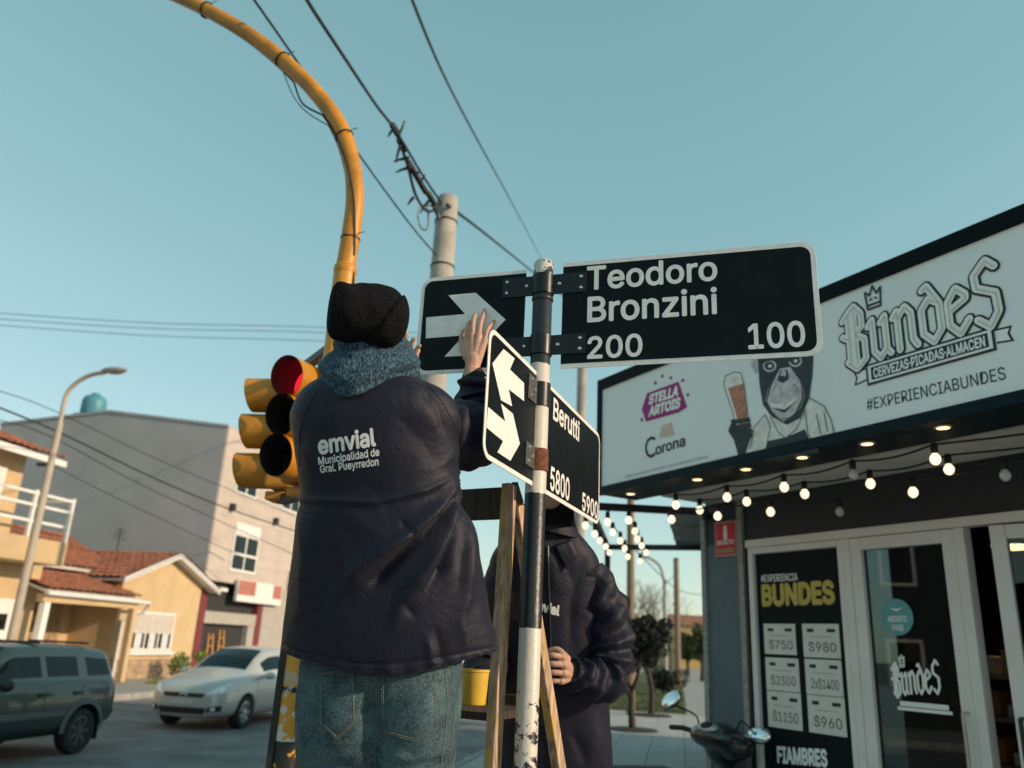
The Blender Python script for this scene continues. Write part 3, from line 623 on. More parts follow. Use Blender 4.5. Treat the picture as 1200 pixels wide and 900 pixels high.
st = [(0, .60, .28, .60, .64, .44), (.05, .78, .22, .70, .75, .57), (.25, .93, .20, .80, .86, .67), (.60, .985, .19, .89, .95, .71), (1.02, 1, .18, .96, 1.04, .69), (1.22, 1, .18, .98, 1.09, .66),
      (1.62, 1, .18, 1.0, 1.33, .61), (2.0, 1, .18, 1.0, 1.48, .56), (2.12, 1, .18, 1.0, 1.50, .555), (2.55, 1, .18, 1.01, 1.53, .55), (2.64, 1, .18, 1.01, 1.53, .55), (3.25, 1, .19, 1.03, 1.50, .54), (3.36, .995, .19, 1.04, 1.49, .535), (3.72, .98, .2, 1.06, 1.42, .51), (4.05, .95, .23, 1.06, 1.16, .50), (4.24, .90, .26, .96, 1.02, .50), (4.30, .80, .32, .80, .85, .45)]
c4, patch = car('hatchback_car', 'silver hatchback with lit wet-look bonnet facing the camera in the street', hd, sw(14.31, -8.92, -.15), st, [(1.22, 2.0, (8, 9)), (1.62, 2.55, (5,)), (2.64, 3.25, (5,)), (3.36, 3.72, (5,)), (3.72, 4.05, (8, 9))], (.92, 3.53), SILVER, 1.47, .89)
c4.scale = (.94,)*3; c4['label'] = 'silver hatchback car seen from its front corner in the side street'
for sy in (-1, 1):
    hl = patch('headlight', LENS, [(0, sy*.46, .66), (0, sy*.74, .70), (0, sy*.82, .88), (0, sy*.66, .82)], (1, 0, 0), .006)
    patch('fog_lamp', BLKPL, [(0, sy*.50, .34), (0, sy*.76, .36), (0, sy*.76, .47), (0, sy*.55, .44)], (1, 0, 0), .006); patch('fog_lens', LENS, [(0, sy*.60, .37), (0, sy*.68, .38), (0, sy*.68, .44), (0, sy*.60, .43)], (1, 0, 0), .012)
    mr = MB(); mr.blob((1.52, sy*1.0, 1.0), (.09, .11, .075)); mr.beam(V(1.55, sy*.84, .96), V(1.54, sy*.97, .98), .05, .04); mr.build('wing_mirror', SILVER, c4, smooth=True, local=True)
    for x in (2.35, 3.15): patch('door_handle', SILVER, [(x, sy*1, .80), (x+.2, sy*1, .80), (x+.2, sy*1, .84), (x, sy*1, .84)], (0, -sy, 0), .025)
    for x in (1.30, 2.6, 3.45): patch('door_seam', BLKPL, [(x, sy*1, .30), (x+.012, sy*1, .30), (x+.012, sy*1, .94), (x, sy*1, .94)], (0, -sy, 0), .003)
patch('grille', BLKPL, [(0, -.40, .60), (0, .40, .60), (0, .46, .68), (0, -.46, .68)], (1, 0, 0), .006)
patch('lower_grille', BLKPL, [(0, -.46, .30), (0, .46, .30), (0, .52, .42), (0, -.52, .42)], (1, 0, 0), .006)
patch('number_plate', PLATE, [(0, -.22, .47), (0, .22, .47), (0, .22, .55), (0, -.22, .55)], (1, 0, 0), .012)
for dz in (0, .05): patch('emblem', LENS, [(0, -.09, .615+dz), (0, 0, .665+dz), (0, .09, .615+dz), (0, .09, .637+dz), (0, 0, .69+dz), (0, -.09, .637+dz)], (1, 0, 0), .014, 0)
# compact SUV
st = [(0, .72, .36, .70, .74, .55), (.06, .88, .28, .80, .85, .62), (.3, .96, .26, .92, .97, .68), (.9, 1, .26, 1.0, 1.05, .70), (1.15, 1, .26, 1.03, 1.10, .68), (1.55, 1, .26, 1.06, 1.40, .64), (1.85, 1, .26, 1.06, 1.60, .60), (1.95, 1, .26, 1.06, 1.61, .60), (2.42, 1, .26, 1.06, 1.63, .60), (2.52, 1, .26, 1.06, 1.63, .60), (3.22, 1, .27, 1.06, 1.62, .60), (3.42, 1, .28, 1.06, 1.61, .595), (4.00, .985, .32, 1.07, 1.56, .58), (4.08, .975, .36, 1.07, 1.50, .58), (4.18, .93, .42, 1.02, 1.10, .60), (4.23, .85, .46, .95, 1.0, .58)]
eco, patch = car('compact_suv', 'dark green compact SUV with roof bars cut by the left edge', hd, sw(7.95, -9.13, -.15), st, [(1.15, 1.85, (8, 9)), (1.55, 2.42, (5,)), (2.52, 3.22, (5,)), (3.42, 4.00, (5,)), (4.08, 4.18, (8, 9))], (.82, 3.40), DGREEN, 1.62, .87, rr=.34)
eco.scale = (.89,)*3
SIDEGREY = mat('cladding_grey', (.085, .10, .10), .6, var=.08)
for sy in (-1, 1):
    patch('tail_light', REDL, [(4.06, sy*1, .74), (4.2, sy*1, .74), (4.2, sy*1, 1.04), (4.10, sy*1, 1.04)], (0, -sy, 0), .006)
    patch('side_moulding', SIDEGREY, [(.4, sy*1, .60), (2.95, sy*1, .60), (2.95, sy*1, .70), (.4, sy*1, .70)], (0, -sy, 0), .015); patch('sill_cladding', BLKPL, [(1.2, sy*1, .30), (2.95, sy*1, .30), (2.95, sy*1, .42), (1.2, sy*1, .42)], (0, -sy, 0), .01)
    for x in (.82, 3.40):
        mb = MB(); ri, ro = .415, .50
        for k in range(14):
            a0, a1 = math.pi*(k/14*1.0), math.pi*((k+1)/14*1.0)
            yy = sy*.885
            mb.add([(x+ri*math.cos(a0), yy, .34+ri*math.sin(a0)), (x+ro*math.cos(a0), yy-sy*.02, .34+ro*math.sin(a0)), (x+ro*math.cos(a1), yy-sy*.02, .34+ro*math.sin(a1)), (x+ri*math.cos(a1), yy, .34+ri*math.sin(a1))], [(0, 1, 2, 3)])
        mb.build('wheel_arch', SIDEGREY, eco, local=True)
    for x in (2.35, 3.1): patch('door_handle', BLKPL, [(x, sy*1, .90), (x+.18, sy*1, .90), (x+.18, sy*1, .95), (x, sy*1, .95)], (0, -sy, 0), .03)
    for x, zl in ((1.3, .42), (2.47, .42), (3.30, .86)): patch('door_seam', BLKPL, [(x, sy*1, zl), (x+.012, sy*1, zl), (x+.012, sy*1, 1.05), (x, sy*1, 1.05)], (0, -sy, 0), .003)
    mr = MB(); mr.blob((1.5, sy*1.0, 1.10), (.08, .11, .09)); mr.build('wing_mirror', BLKPL, eco, smooth=True, local=True)
    fl = MB(); fl.box((3.83, sy*.74, .34), V(.012, 0, 0), V(0, .10, 0), V(0, 0, .16)); fl.build('mud_flap', BLKPL, eco, local=True)
for x in (2.45, 3.55):
    mb = MB(); mb.beam(V(x, -.56, 1.665), V(x, .56, 1.665), .07, .035); mb.build('roof_bar', BLKPL, eco, local=True)
patch('rear_bumper', BLKPL, [(4.3, -.80, .40), (4.3, .80, .40), (4.3, .80, .62), (4.3, -.80, .62)], (-1, 0, 0), .03)
far = copy_tree(c4); far.location = [float(a) for a in sw(58, -4.2, -.15)]; far.rotation_euler.z = hd+math.pi; far['label'] = 'tiny pale car parked far up the street by the trees'
# ================================================================== SHOP on the cut-off corner
SP0 = V(2.442, 5.756, 0); SF = Frame(SP0, dirz(150.5)); SB = Frame(SP0 + SF.n*1.2, dirz(150.5))
SH = thing('corner_shop', 'slate-coloured corner shop with white glazed doors under a wide sign canopy', 'shop', SF.pt(1, 0, -2))
def spart(name, m, par, *rects, fr=SF, **k):
    mb = MB()
    for r in rects: mb.rect(fr, *r)
    return mb.build(name, m, par, **k)
SL, SR_ = -1.42, 3.25
spart('lintel', SLATE, SH, (SL+.002, SR_, 2.502, 3.9, -.3, 0)); spart('pillar', PILLAR, SH, (SL, -1.0, 0, 2.50, -.3, 0))
spart('pillar_trim', mat('stone_trim', (.33, .32, .30), .9, var=.3, scale=25, bump=.5), SH, (SL-.05, SL-.001, 0, 2.84, -.1, .02)); spart('pillar_trim', MATS['stone_trim'], SH, (-1.03, -.975, 0, 2.84, .002, .03))
spart('drain_pipe', DARKMETAL, SH, (-.973, -.945, 0, 2.499, .0, .03))
# side wall, street-2 wall, roof
cL = SF.pt(SL, 0, 0); cR = SF.pt(SR_, 0, 0); sd1 = dirz(16.5); sd2 = dirz(102)
def wall_run(name, a, b, h, th, m):
    mb = MB(); d = unit(b-a); n_ = V(d[1], -d[0], 0); mb.box((a+b)/2 + n_*th/2 + V(0, 0, h/2), (b-a)/2, n_*th/2, V(0, 0, h/2)); return mb.build(name, m, SH)
wall_run('side_wall', cL + sd1*.32 + V(.02, 0, 0), cL + sd1*9.0, 3.9, .25, SLATE)
wall_run('street_wall', cR + sd2*12, cR + sd2*.05, 3.9, .25, SLATE)
mb = MB(); P4 = [cL + V(.05, .1, 0), cR + V(0, .1, 0), cR + sd2*12, cR + sd2*12 + dirz(12)*12, cL + sd1*9.0]
mb.add([p + V(0, 0, 3.905) for p in P4] + [p + V(0, 0, 4.1) for p in P4], [(4, 3, 2, 1, 0), (5, 6, 7, 8, 9)] + [(i, (i+1) % 5, 5+(i+1) % 5, 5+i) for i in range(5)]); mb.build('roof', SLATE, SH)
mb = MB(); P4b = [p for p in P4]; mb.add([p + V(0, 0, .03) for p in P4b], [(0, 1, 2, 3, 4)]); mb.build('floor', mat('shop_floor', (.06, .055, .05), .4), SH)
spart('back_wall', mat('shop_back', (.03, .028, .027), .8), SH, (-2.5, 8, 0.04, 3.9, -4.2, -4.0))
# soffits
def slab_z(name, m, par, s0, s1, o0, o1, z0, z1):
    mb = MB(); c = (SF.pt(s0, z0, o0)+SF.pt(s1, z1, o1))/2; mb.box(c, SF.ex*(s1-s0)/2, SF.n*(o1-o0)/2, V(0, 0, (z1-z0)/2)); return mb.build(name, m, par)
slab_z('soffit', mat('soffit_white', (.74, .70, .64), .7, var=.06), SH, -1.36, 3.3, .003, .56, 2.85, 2.88)
for k in range(7): slab_z('soffit_panel', MATS['soffit_white'], SH, -1.35+k*.665, -1.35+k*.665+.655, .01, .55, 2.843, 2.849)
# --- sign box
SG = thing('sign_box', 'long pale shop sign box with ape picture above the doors', 'sign', SF.pt(1, 2.78, 1))
DTEAL = mat('sign_frame_teal', (.002, .016, .022), .5, var=.15, scale=4, spec=.12)
spart('frame', DTEAL, SG, (-1.36, 3.35, 2.78, 3.72, .82, 1.16)); spart('frame_back', BLKPL, SG, (-1.36, 3.35, 2.86, 3.72, .57, .819)); BLK = mat('sign_frame_black', (.002, .006, .009), .55, var=.15, spec=.1)
spart('border', BLK, SG, (-1.37, 3.36, 3.645, 3.735, 1.161, 1.215), (-1.37, -1.315, 2.836, 3.644, 1.161, 1.215)); spart('bottom_rail', DTEAL, SG, (-1.37, 3.36, 2.775, 2.835, 1.161, 1.213))
SIGNP = mat('sign_vinyl', (.84, .88, .86), .5, var=.04, scale=1.2); spart('face', SIGNP, SG, (-1.314, 3.3, 2.836, 3.644, 1.161, 1.20))
INK = mat('sign_ink', (.012, .022, .028), .6, var=.1); PALE = mat('sign_pale', (.88, .90, .86), .55, var=.06); CREAMI = mat('sign_cream', (.60, .56, .44), .6, var=.15, scale=14)
def SBm(px, py): return SB.uv(px, py, .003)
# blackletter shop name: strokes in letter boxes (x right, y up), laid along the sign
L_ = {'B': [[(.05, .95), (.25, 1.08), (.25, .0)], [(.02, .62), (.25, .52)], [(.25, 1.08), (.48, 1.2), (.72, 1.0), (.72, .72), (.45, .60)], [(.45, .6), (.78, .45), (.78, .05), (.45, -.12), (.15, .06), (.25, .0)], [(.47, 1.15), (.47, .0)]],
      'u': [[(.02, .66), (.18, .78), (.18, .12), (.36, -.04), (.58, .12)], [(.44, .66), (.6, .78), (.6, .1), (.72, .0)]],
      'n': [[(.02, .66), (.16, .78), (.16, .0)], [(.16, .62), (.42, .82), (.6, .66), (.6, .14), (.72, .0)]],
      'd': [[(.62, .66), (.32, .80), (.08, .62), (.08, .16), (.36, -.04), (.62, .16), (.62, .66), (.30, 1.06), (.16, 1.0)]],
      'e': [[(.14, .44), (.58, .58), (.58, .66), (.34, .82), (.08, .6), (.08, .16), (.34, -.04), (.62, .18)]],
      's': [[(.66, .98), (.44, 1.14), (.10, .92), (.12, .68), (.60, .50), (.62, .16), (.36, -.08), (.06, .1)]]}
def bundes(par, fr, mapf, w, bw, off, inkm, palem, creamm=None):
    x = 0; letters = []
    for ch_ in 'Bundes':
        letters.append([[(x+a, b) for a, b in ln] for ln in L_[ch_]]); x += {'B': .90, 'u': .84, 'n': .84}.get(ch_, .78)
    crown = [[(.98, 1.02), (.93, 1.40), (1.08, 1.30), (1.20, 1.48), (1.32, 1.30), (1.47, 1.40), (1.42, 1.02), (.98, 1.02)], [(1.0, 1.10), (1.40, 1.10)], [(1.10, 1.2), (1.14, 1.22)], [(1.26, 1.22), (1.30, 1.2)]]
    mp_ = lambda a, b: mapf(a/x, b)
    for k, ln in enumerate(letters):
        e = k*3e-4
        if inkm: strokes_on('letter_outline', fr, ln, mp_, w+2*bw, inkm, par, off+e)
        o = strokes_on('letter', fr, ln, mp_, w, palem, par, off+.004+e)
        if creamm: strokes_on('letter_shade', fr, [[(a+.02, b-.02) for a, b in l_] for l_ in ln], mp_, w*.14, creamm, o, off+.008+e)
    strokes_on('name_crown', fr, crown, mp_, (bw if inkm else w*.5), inkm or palem, par, off+.003)
s0, z0 = SBm(990, 430); s1, z1 = SBm(1180, 372); s2, z2 = SBm(995, 385)
def mp1(a, b): return (s0 + (s1-s0)*a, z0 + (z1-z0)*a + .285*b)
bundes(SG, SB, mp1, .040, .0115, .002, INK, PALE, CREAMI)
# ribbon with the trades
ra, za = SBm(1017, 452); rb_, zb_ = SBm(1168, 410); rh = .085
rp_ = MB(); rp_.prism(SB, [(ra-.0, za), (rb_, zb_), (rb_, zb_+rh+.035), (ra, za+rh+.035)], .0015, .006); rp_.build('ribbon_outline', INK, SG)
rp_ = MB(); rp_.prism(SB, [(ra+.012, za+.012), (rb_-.012, zb_+.012), (rb_-.012, zb_+rh+.023), (ra+.012, za+rh+.023)], .0062, .0068); rp_.build('ribbon', PALE, SG)
rp_ = MB(); rp_.prism(SB, [(ra+.03, za+.024), (rb_-.03, zb_+.024), (rb_-.03, zb_+rh+.011), (ra+.03, za+rh+.011)], .007, .0075); rp_.build('ribbon_band', INK, SG)
for (sx, zx, e) in ((ra, za, -1), (rb_, zb_, 1)):
    rp_ = MB(); rp_.prism(SB, [(sx+e*.005, zx+.03), (sx+e*.085, zx+.02), (sx+e*.07, zx+.065), (sx+e*.085, zx+.10), (sx+e*.005, zx+.105)], .0012, .0014); rp_.build('ribbon_tail', INK, SG)
    rp_ = MB(); rp_.prism(SB, [(sx+e*.005, zx+.04), (sx+e*.07, zx+.031), (sx+e*.058, zx+.065), (sx+e*.07, zx+.09), (sx+e*.005, zx+.095)], .0015, .0019); rp_.build('ribbon_tail_fill', PALE, SG)
def slope_text(name, txt, fr, p0, p1, cap, m, par, off, bold=.012, slant=0.):
    vs, fs = text_mesh(txt, bold); x0, x1 = vs[:, 0].min(), vs[:, 0].max(); ch_ = text_mesh('H', 0.)[0][:, 1].max(); mb = MB()
    mb.add([fr.pt(p0[0]+(p1[0]-p0[0])*(x-x0)/(x1-x0) + slant*y/ch_*cap, p0[1]+(p1[1]-p0[1])*(x-x0)/(x1-x0) + y/ch_*cap, off+dz) for x, y, dz in vs], fs); return mb.build(name, m, par)
slope_text('trade_lettering', 'CERVEZAS·PICADAS·ALMACEN', SB, (ra+.045, za+.034), (rb_-.045, zb_+.034), rh-.035, PALE, SG, .0085, .03)
slope_text('tag_lettering', '#EXPERIENCIABUNDES', SB, SBm(1016, 481), SBm(1179, 444), .062, INK, SG, .003, .0)
slope_text('notice_lettering', 'Beber con moderacion. Prohibida su venta a menores de 18 años.', SB, SBm(733, 560), SBm(830, 536), .020, mat('notice_grey', (.25, .28, .28), .7), SG, .003, 0)
# beer logos
MAG = mat('logo_magenta', (.34, .016, .19), .6, var=.12)
def sb_poly(name, px, m, par, off, fr=SB):
    mb = MB(); mb.prism(fr, [SBm(*p) for p in px], off-.0004, off); return mb.build(name, m, par)
sb_poly('logo_panel', [(758, 461), (795, 447), (800, 462), (805, 477), (796, 483), (757, 494), (752, 480)], MAG, SG, .003)
slope_text('logo_lettering', 'STELLA', SB, SBm(760, 474), SBm(795, 463), .068, PALE, SG, .005, .05, .2); slope_text('logo_lettering', 'ARTOIS', SB, SBm(760, 488), SBm(797, 477), .068, PALE, SG, .005, .05, .2)
for (x, y) in ((776, 441), (786, 443), (768, 449), (800, 446), (806, 463), (752, 492)): sb_poly('logo_splash', [(x-2, y), (x, y-3), (x+2, y), (x, y+2)], MAG, SG, .003)
sb_poly('crown_print', [(772, 513), (776, 498), (787, 495), (790, 510)], mat('logo_peach', (.74, .56, .48), .7), SG, .003)
slope_text('beer_lettering', 'orona', SB, SBm(768, 533), SBm(803, 522), .075, INK, SG, .003, .02)
cc = [SBm(x, y) for x, y in ((767, 514), (763, 513), (759, 516), (757, 522), (757, 528), (759, 533), (763, 535), (767, 532))]
strokes_on('beer_capital', SB, [[(a, b) for a, b in cc]], lambda a, b: (a, b), .022, INK, SG, .003)
# ape in an apron holding a glass of beer (printed picture)
AD = mat('print_ape_dark', (.020, .040, .048), .6, var=.5, scale=30); AM = mat('print_ape_skin', (.58, .54, .55), .6, var=.35, scale=22); AL = mat('print_cloth', (.78, .77, .70), .6, var=.2, scale=20); BEER = mat('print_beer', (.50, .22, .13), .6, var=.35, scale=20); AT = mat('print_apron', (.012, .035, .042), .6, var=.2)
AP = SG
sb_poly('picture_arm', [(868, 545), (860, 516), (853, 505), (858, 492), (872, 494), (880, 505), (879, 520), (886, 541)], AD, AP, .0024)
sb_poly('picture_apron', [(897, 540), (899, 517), (922, 512), (943, 503), (948, 514), (958, 522), (960, 530)], AT, AP, .0034)
sb_poly('picture_towel', [(873, 533), (884, 500), (897, 486), (903, 500), (899, 520), (895, 538)], AL, AP, .0028); sb_poly('picture_shirt', [(897, 486), (945, 478), (945, 505), (922, 514), (900, 519)], AL, AP, .003)
sb_poly('picture_towel', [(943, 476), (948, 466), (966, 476), (974, 492), (979, 512), (956, 522), (947, 508)], AL, AP, .0032)
sb_poly('picture_ear', [(886, 438), (880, 428), (880, 418), (890, 414), (892, 432)], AM, AP, .0034)
sb_poly('picture_head', [(888, 420), (890, 450), (894, 474), (904, 488), (922, 498), (938, 490), (948, 468), (952, 440), (953, 420), (948, 395), (930, 382), (905, 384), (891, 400)], AD, AP, .0036)
sb_poly('picture_muzzle', [(914, 432), (926, 430), (938, 447), (940, 466), (932, 484), (918, 494), (906, 484), (899, 470), (904, 452)], AM, AP, .0039)
sb_poly('picture_nose', [(911, 446), (914, 434), (923, 433), (925, 444), (918, 449)], AD, AP, .0042); sb_poly('picture_nose', [(914, 440), (916, 434), (921, 434), (921, 441)], AM, AP, .0044)
for (x, y) in ((902, 429), (932, 423)):
    ring = [(x+8*math.cos(a), y+7*math.sin(a)) for a in np.linspace(0, 6.28, 16)[:-1]]; sb_poly('picture_glasses', ring, AM, AP, .0042); sb_poly('picture_eye', [(x+6*math.cos(a), y+5*math.sin(a)) for a in np.linspace(0, 6.28, 14)[:-1]], AD, AP, .0044); sb_poly('picture_eye', [(x+2.4*math.cos(a)+.5, y+2*math.sin(a)) for a in np.linspace(0, 6.28, 10)[:-1]], AL, AP, .0046)
sb_poly('picture_mouth', [(901, 472), (920, 474), (936, 464), (934, 469), (920, 479), (904, 477)], AL, AP, .0042); sb_poly('picture_mouth', [(903, 478), (920, 480), (934, 470), (920, 484)], AD, AP, .0043)
sb_poly('picture_glass', [(848, 451), (850, 441), (860, 436), (868, 437), (872, 450), (876, 480), (878, 500), (864, 503), (858, 480)], PALE, AP, .0030); sb_poly('picture_beer', [(853, 455), (871, 449), (875, 478), (876, 496), (866, 499), (861, 480)], BEER, AP, .0034); sb_poly('picture_foam', [(850, 448), (861, 440), (870, 442), (871, 448), (853, 455)], AL, AP, .0036)
for k in range(4): sb_poly('picture_fingers', [(856+k*1.5, 492+k*7), (878+k, 489+k*6), (880+k, 494+k*6), (858+k*1.5, 498+k*7)], AD, AP, .0038)
LNE = mat('print_line', (.03, .05, .055), .7)
def px_lines(name, lines, w, m, off): strokes_on(name, SB, [[SBm(*p_) for p_ in ln] for ln in lines], lambda a_, b_: (a_, b_), w, m, SG, off)
px_lines('picture_outline', [[(873, 533), (884, 500), (897, 486), (903, 500), (899, 520), (895, 538)], [(943, 476), (948, 466), (966, 476), (974, 492), (979, 512), (956, 522), (947, 508), (943, 476)], [(903, 488), (912, 506), (921, 514), (934, 502), (943, 482)], [(921, 514), (922, 519)], [(848, 451), (850, 441), (860, 436), (868, 437), (872, 450), (878, 500)], [(848, 451), (858, 480), (864, 503)]], .005, LNE, .0048)
px_lines('picture_shade', [[(901, 455), (897, 470)], [(906, 483), (914, 491), (924, 490)], [(940, 452), (943, 466), (937, 480)], [(906, 458), (910, 450)], [(930, 450), (936, 458)], [(957, 486), (962, 508)], [(966, 484), (970, 505)], [(884, 505), (879, 525)]], .009, mat('print_shade', (.24, .24, .25), .7), .0050)
sb_poly('picture_brow', [(893, 420), (912, 416), (923, 419), (941, 412), (946, 416), (924, 424), (912, 421), (894, 425)], AD, AP, .0052)
px_lines('picture_teeth', [[(904, 475), (920, 477), (934, 467)]], .010, AL, .0052)
# downlights in the canopy
DL = mat('downlight_glow', (.8, .6, .4), .5, var=0, emit=(1.0, .62, .28), estr=2.2)
for i, (x, y) in enumerate(((739, 578), (817, 561), (874, 549), (940, 535), (1016, 519), (1105, 500))):
    q = ground(x, y, 2.778); o = thing('downlight', f'small warm downlight under the sign box, number {["one","two","three","four","five","six"][i]} from its far end', 'light', q, 'downlights under the sign'); mb = MB(); mb.lathe(q, (0, 0, -1), [(.034, -.001), (.042, .0), (.042, .006), (.032, .008)], 18); mb.build('rim', WHITEP, o, smooth=True); mb = MB(); mb.lathe(q, (0, 0, -1), [(.031, .0085), (.02, .0088), (.001, .0089)], 14); mb.build('lens', DL, o)
# --- poster panel, door, open leaf
FR = ALU
def leaf(name, lab, s0, s1, z0, z1, off, th=.07, fw=.075, par=SH, fr=SF):
    o = spart(name, FR, par, (s0, s0+fw, z0, z1, off, off+th), (s1-fw, s1, z0, z1, off, off+th), (s0+fw+.0005, s1-fw-.0005, z1-fw, z1, off, off+th-.001), (s0+fw+.0005, s1-fw-.0005, z0, z0+fw*1.6, off, off+th-.001), fr=fr, bevel=.006); return o
spart('door_head', FR, SH, (-.95, 3.2, 2.44, 2.501, -.06, .03), bevel=.005)
pf = leaf('poster_frame', '', -.935, -.03, .03, 2.438, -.05, fw=.05)
spart('poster', mat('poster_dark', (.004, .010, .013), .6, var=.15, spec=.15), pf, (-.884, -.081, .112, 2.386, -.02, -.015))
SPm = lambda x, y: SF.uv(x, y, -.013)
GOLD = mat('poster_gold', (.58, .45, .10), .6, var=.08); CARD = mat('price_card', (.72, .72, .66), .5, var=.05); CARDI = mat('card_ink', (.05, .06, .06), .7)
slope_text('poster_lettering', '#EXPERIENCIA', SF, SPm(892, 682), SPm(935, 680), .052, PALE, pf, -.013, .014); slope_text('poster_lettering', 'BUNDES', SF, SPm(893, 709), SPm(979, 706), .145, GOLD, pf, -.013, .045)
slope_text('poster_lettering', 'FIAMBRES', SF, SPm(911, 893), SPm(970, 898), .10, PALE, pf, -.013, .04); slope_text('poster_lettering', 'LÁCTEOS', SF, SPm(912, 926), SPm(972, 932), .10, PALE, pf, -.013, .04)
cards = [((895, 731), (934, 767), '$750'), ((940, 731), (986, 771), '$980'), ((897, 771), (938, 810), '$2300'), ((943, 773), (989, 815), '2x$1400'), ((899, 811), (941, 854), '$1150'), ((946, 816), (993, 861), '$960')]
for (a, b, tx) in cards:
    sa, zt = SPm(*a); sb_, zb2 = SPm(*b); zt = SPm((a[0]+b[0])/2, a[1])[1]; zb2 = SPm((a[0]+b[0])/2, b[1])[1]
    cdp = spart('price_card', CARD, pf, (sa, sb_, zb2, zt, -.0149, -.008), bevel=.003); wd = sb_-sa; hh = zt-zb2
    slope_text('price_lettering', tx, SF, (sa+wd*.16, zb2+hh*.18), (sa+wd*.9, zb2+hh*.18), hh*.27, CARDI, cdp, -.0065, .0)
    [spart('card_label', INK, cdp, (sa+wd*f0, sa+wd*f1, zt-hh*.25, zt-hh*.15, -.0079, -.0065)) for f0, f1 in ((.14, .32), (.68, .9))]; spart('card_rule', mat('card_grey', (.45, .46, .42), .7), cdp, (sa+wd*.2, sa+wd*.8, zt-hh*.40, zt-hh*.37, -.0079, -.0068))
spart('door_post', FR, SH, (-.028, .03, .03, 2.438, -.06, .025), (.80, .865, .03, 2.438, -.06, .025), bevel=.005)
dr = leaf('door', '', .032, .798, .03, 2.436, -.05, fw=.085)
SHOPG = glass_mat('shop_glass', (.30, .36, .37)); spart('pane', SHOPG, dr, (.119, .711, .168, 2.349, -.02, -.012))
hb = MB(); hb.tube([SF.pt(.755, .95, .02), SF.pt(.755, .95, .07), SF.pt(.755, 1.35, .07), SF.pt(.755, 1.35, .02)], .012, 8); hb.build('handle', STEEL, dr, smooth=True)
SDm = lambda x, y: SF.uv(x, y, -.010)
ds, dz = SDm(1051, 723); dd = SDm(1070, 723)[0]-ds
mb = MB(); mb.prism(SF, [(ds+dd*math.cos(a), dz+dd*math.sin(a)) for a in np.linspace(0, 6.283, 33)[:-1]], -.0115, -.010); st_ = mb.build('round_sticker', mat('sticker_teal', (.12, .36, .40), .5, var=.1), dr)
slope_text('sticker_lettering', 'ABIERTO', SF, (ds-dd*.6, dz-.03), (ds+dd*.6, dz-.03), .035, PALE, st_, -.009, .02); slope_text('sticker_lettering', 'PASE', SF, (ds-dd*.35, dz-.085), (ds+dd*.35, dz-.085), .035, PALE, st_, -.009, .02)
mb = MB(); mb.prism(SF, [(ds-.05, dz+.06), (ds, dz+.035), (ds+.05, dz+.06), (ds, dz+.05)], -.0095, -.009); mb.build('sticker_mark', PALE, st_)
da, dza = SDm(1047, 812); db, dzb = SDm(1104, 808)
bundes(dr, SF, lambda a, b: (da+(db-da)*a, dza-.01 + (dzb-dza)*a + .16*b), .017, 0, -.0108, None, PALE)
spart('door_ribbon', PALE, dr, (da+.04, db+.03, dza-.075, dza-.045, -.0112, -.0104), (da+.02, db+.05, dza-.10, dza-.08, -.0112, -.0104))
LF = Frame(SF.pt(1.0, 0, -.02), dirz(150.5-14)); lf = leaf('door', '', .02, .95, .03, 2.43, 0, fw=.085, fr=LF); spart('pane', SHOPG, lf, (.107, .863, .168, 2.343, .03, .038), fr=LF); hb = MB(); hb.tube([LF.pt(.06, .95, .071), LF.pt(.06, .95, .11), LF.pt(.06, 1.35, .11), LF.pt(.06, 1.35, .071)], .012, 8); hb.build('handle', DARKMETAL, lf, smooth=True)
spart('door_post', FR, SH, (1.96, 2.03, .03, 2.438, -.06, .025)); spart('shop_front', SLATE, SH, (2.032, SR_, 0, 2.438, -.25, 0))
# interior things glimpsed through the glass
ct = thing('shop_counter', 'dim counter seen through the shop door', 'counter', SF.pt(.9, 0, -2.4)); spart('body', mat('counter_dark', (.05, .045, .04), .6), ct, (-.1, 2.2, .032, .95, -2.7, -2.2)); spart('top', mat('counter_top', (.25, .17, .10), .5), ct, (-.15, 2.25, .952, 1.0, -2.75, -2.1))
shf = thing('shop_shelf', 'dark wall shelves at the back of the shop', 'shelf', SF.pt(1.2, 0, -3.8))
for z in (1.2, 1.6, 2.0): spart('board', MATS['counter_top'], shf, (-.6, 3.0, z, z+.03, -3.98, -3.7))
_u = lambda x, y: SF.uv(x, y, -.95); ra_, rb2 = _u(1128, 800)[0], _u(1215, 800)[0]
dsp = thing('display_rack', 'low rack of boxed goods in the gap beside the shop door', 'rack', SF.pt((ra_+rb2)/2, 0, -.95)); zz_ = [_u(1165, y)[1] for y in (892, 838, 790)]
for z in zz_: spart('board', MATS['counter_top'], dsp, (ra_-.3, rb2+.3, z-.03, z, -1.2, -.75))
for s_ in (ra_-.34, rb2+.301): spart('upright', MATS['counter_dark'], dsp, (s_, s_+.04, .032, zz_[2]+.1, -1.19, -1.15))
GD = [mat('goods_tan', (.42, .26, .14), .7), mat('goods_orange', (.45, .16, .05), .7), mat('goods_white', (.6, .58, .52), .7)]
for z, nm in zip(zz_, ('bottom', 'middle', 'top')):
    for k in range(4):
        s_ = ra_-.05+k*.20; mb = MB(); mb.rect(SF, s_, s_+.15, z+.001, z+.08+.04*((k*7+int(z*10)) % 3), -1.1, -.85); anchor(mb, 'goods_box', GD[(k+int(z*3)) % 3], SF.pt(s_+.07, z, -.97), f'small goods box, {["first", "second", "third", "fourth"][k]} from the door on the {nm} rack board', 'box', 'boxes on the shop rack', bevel=.01)
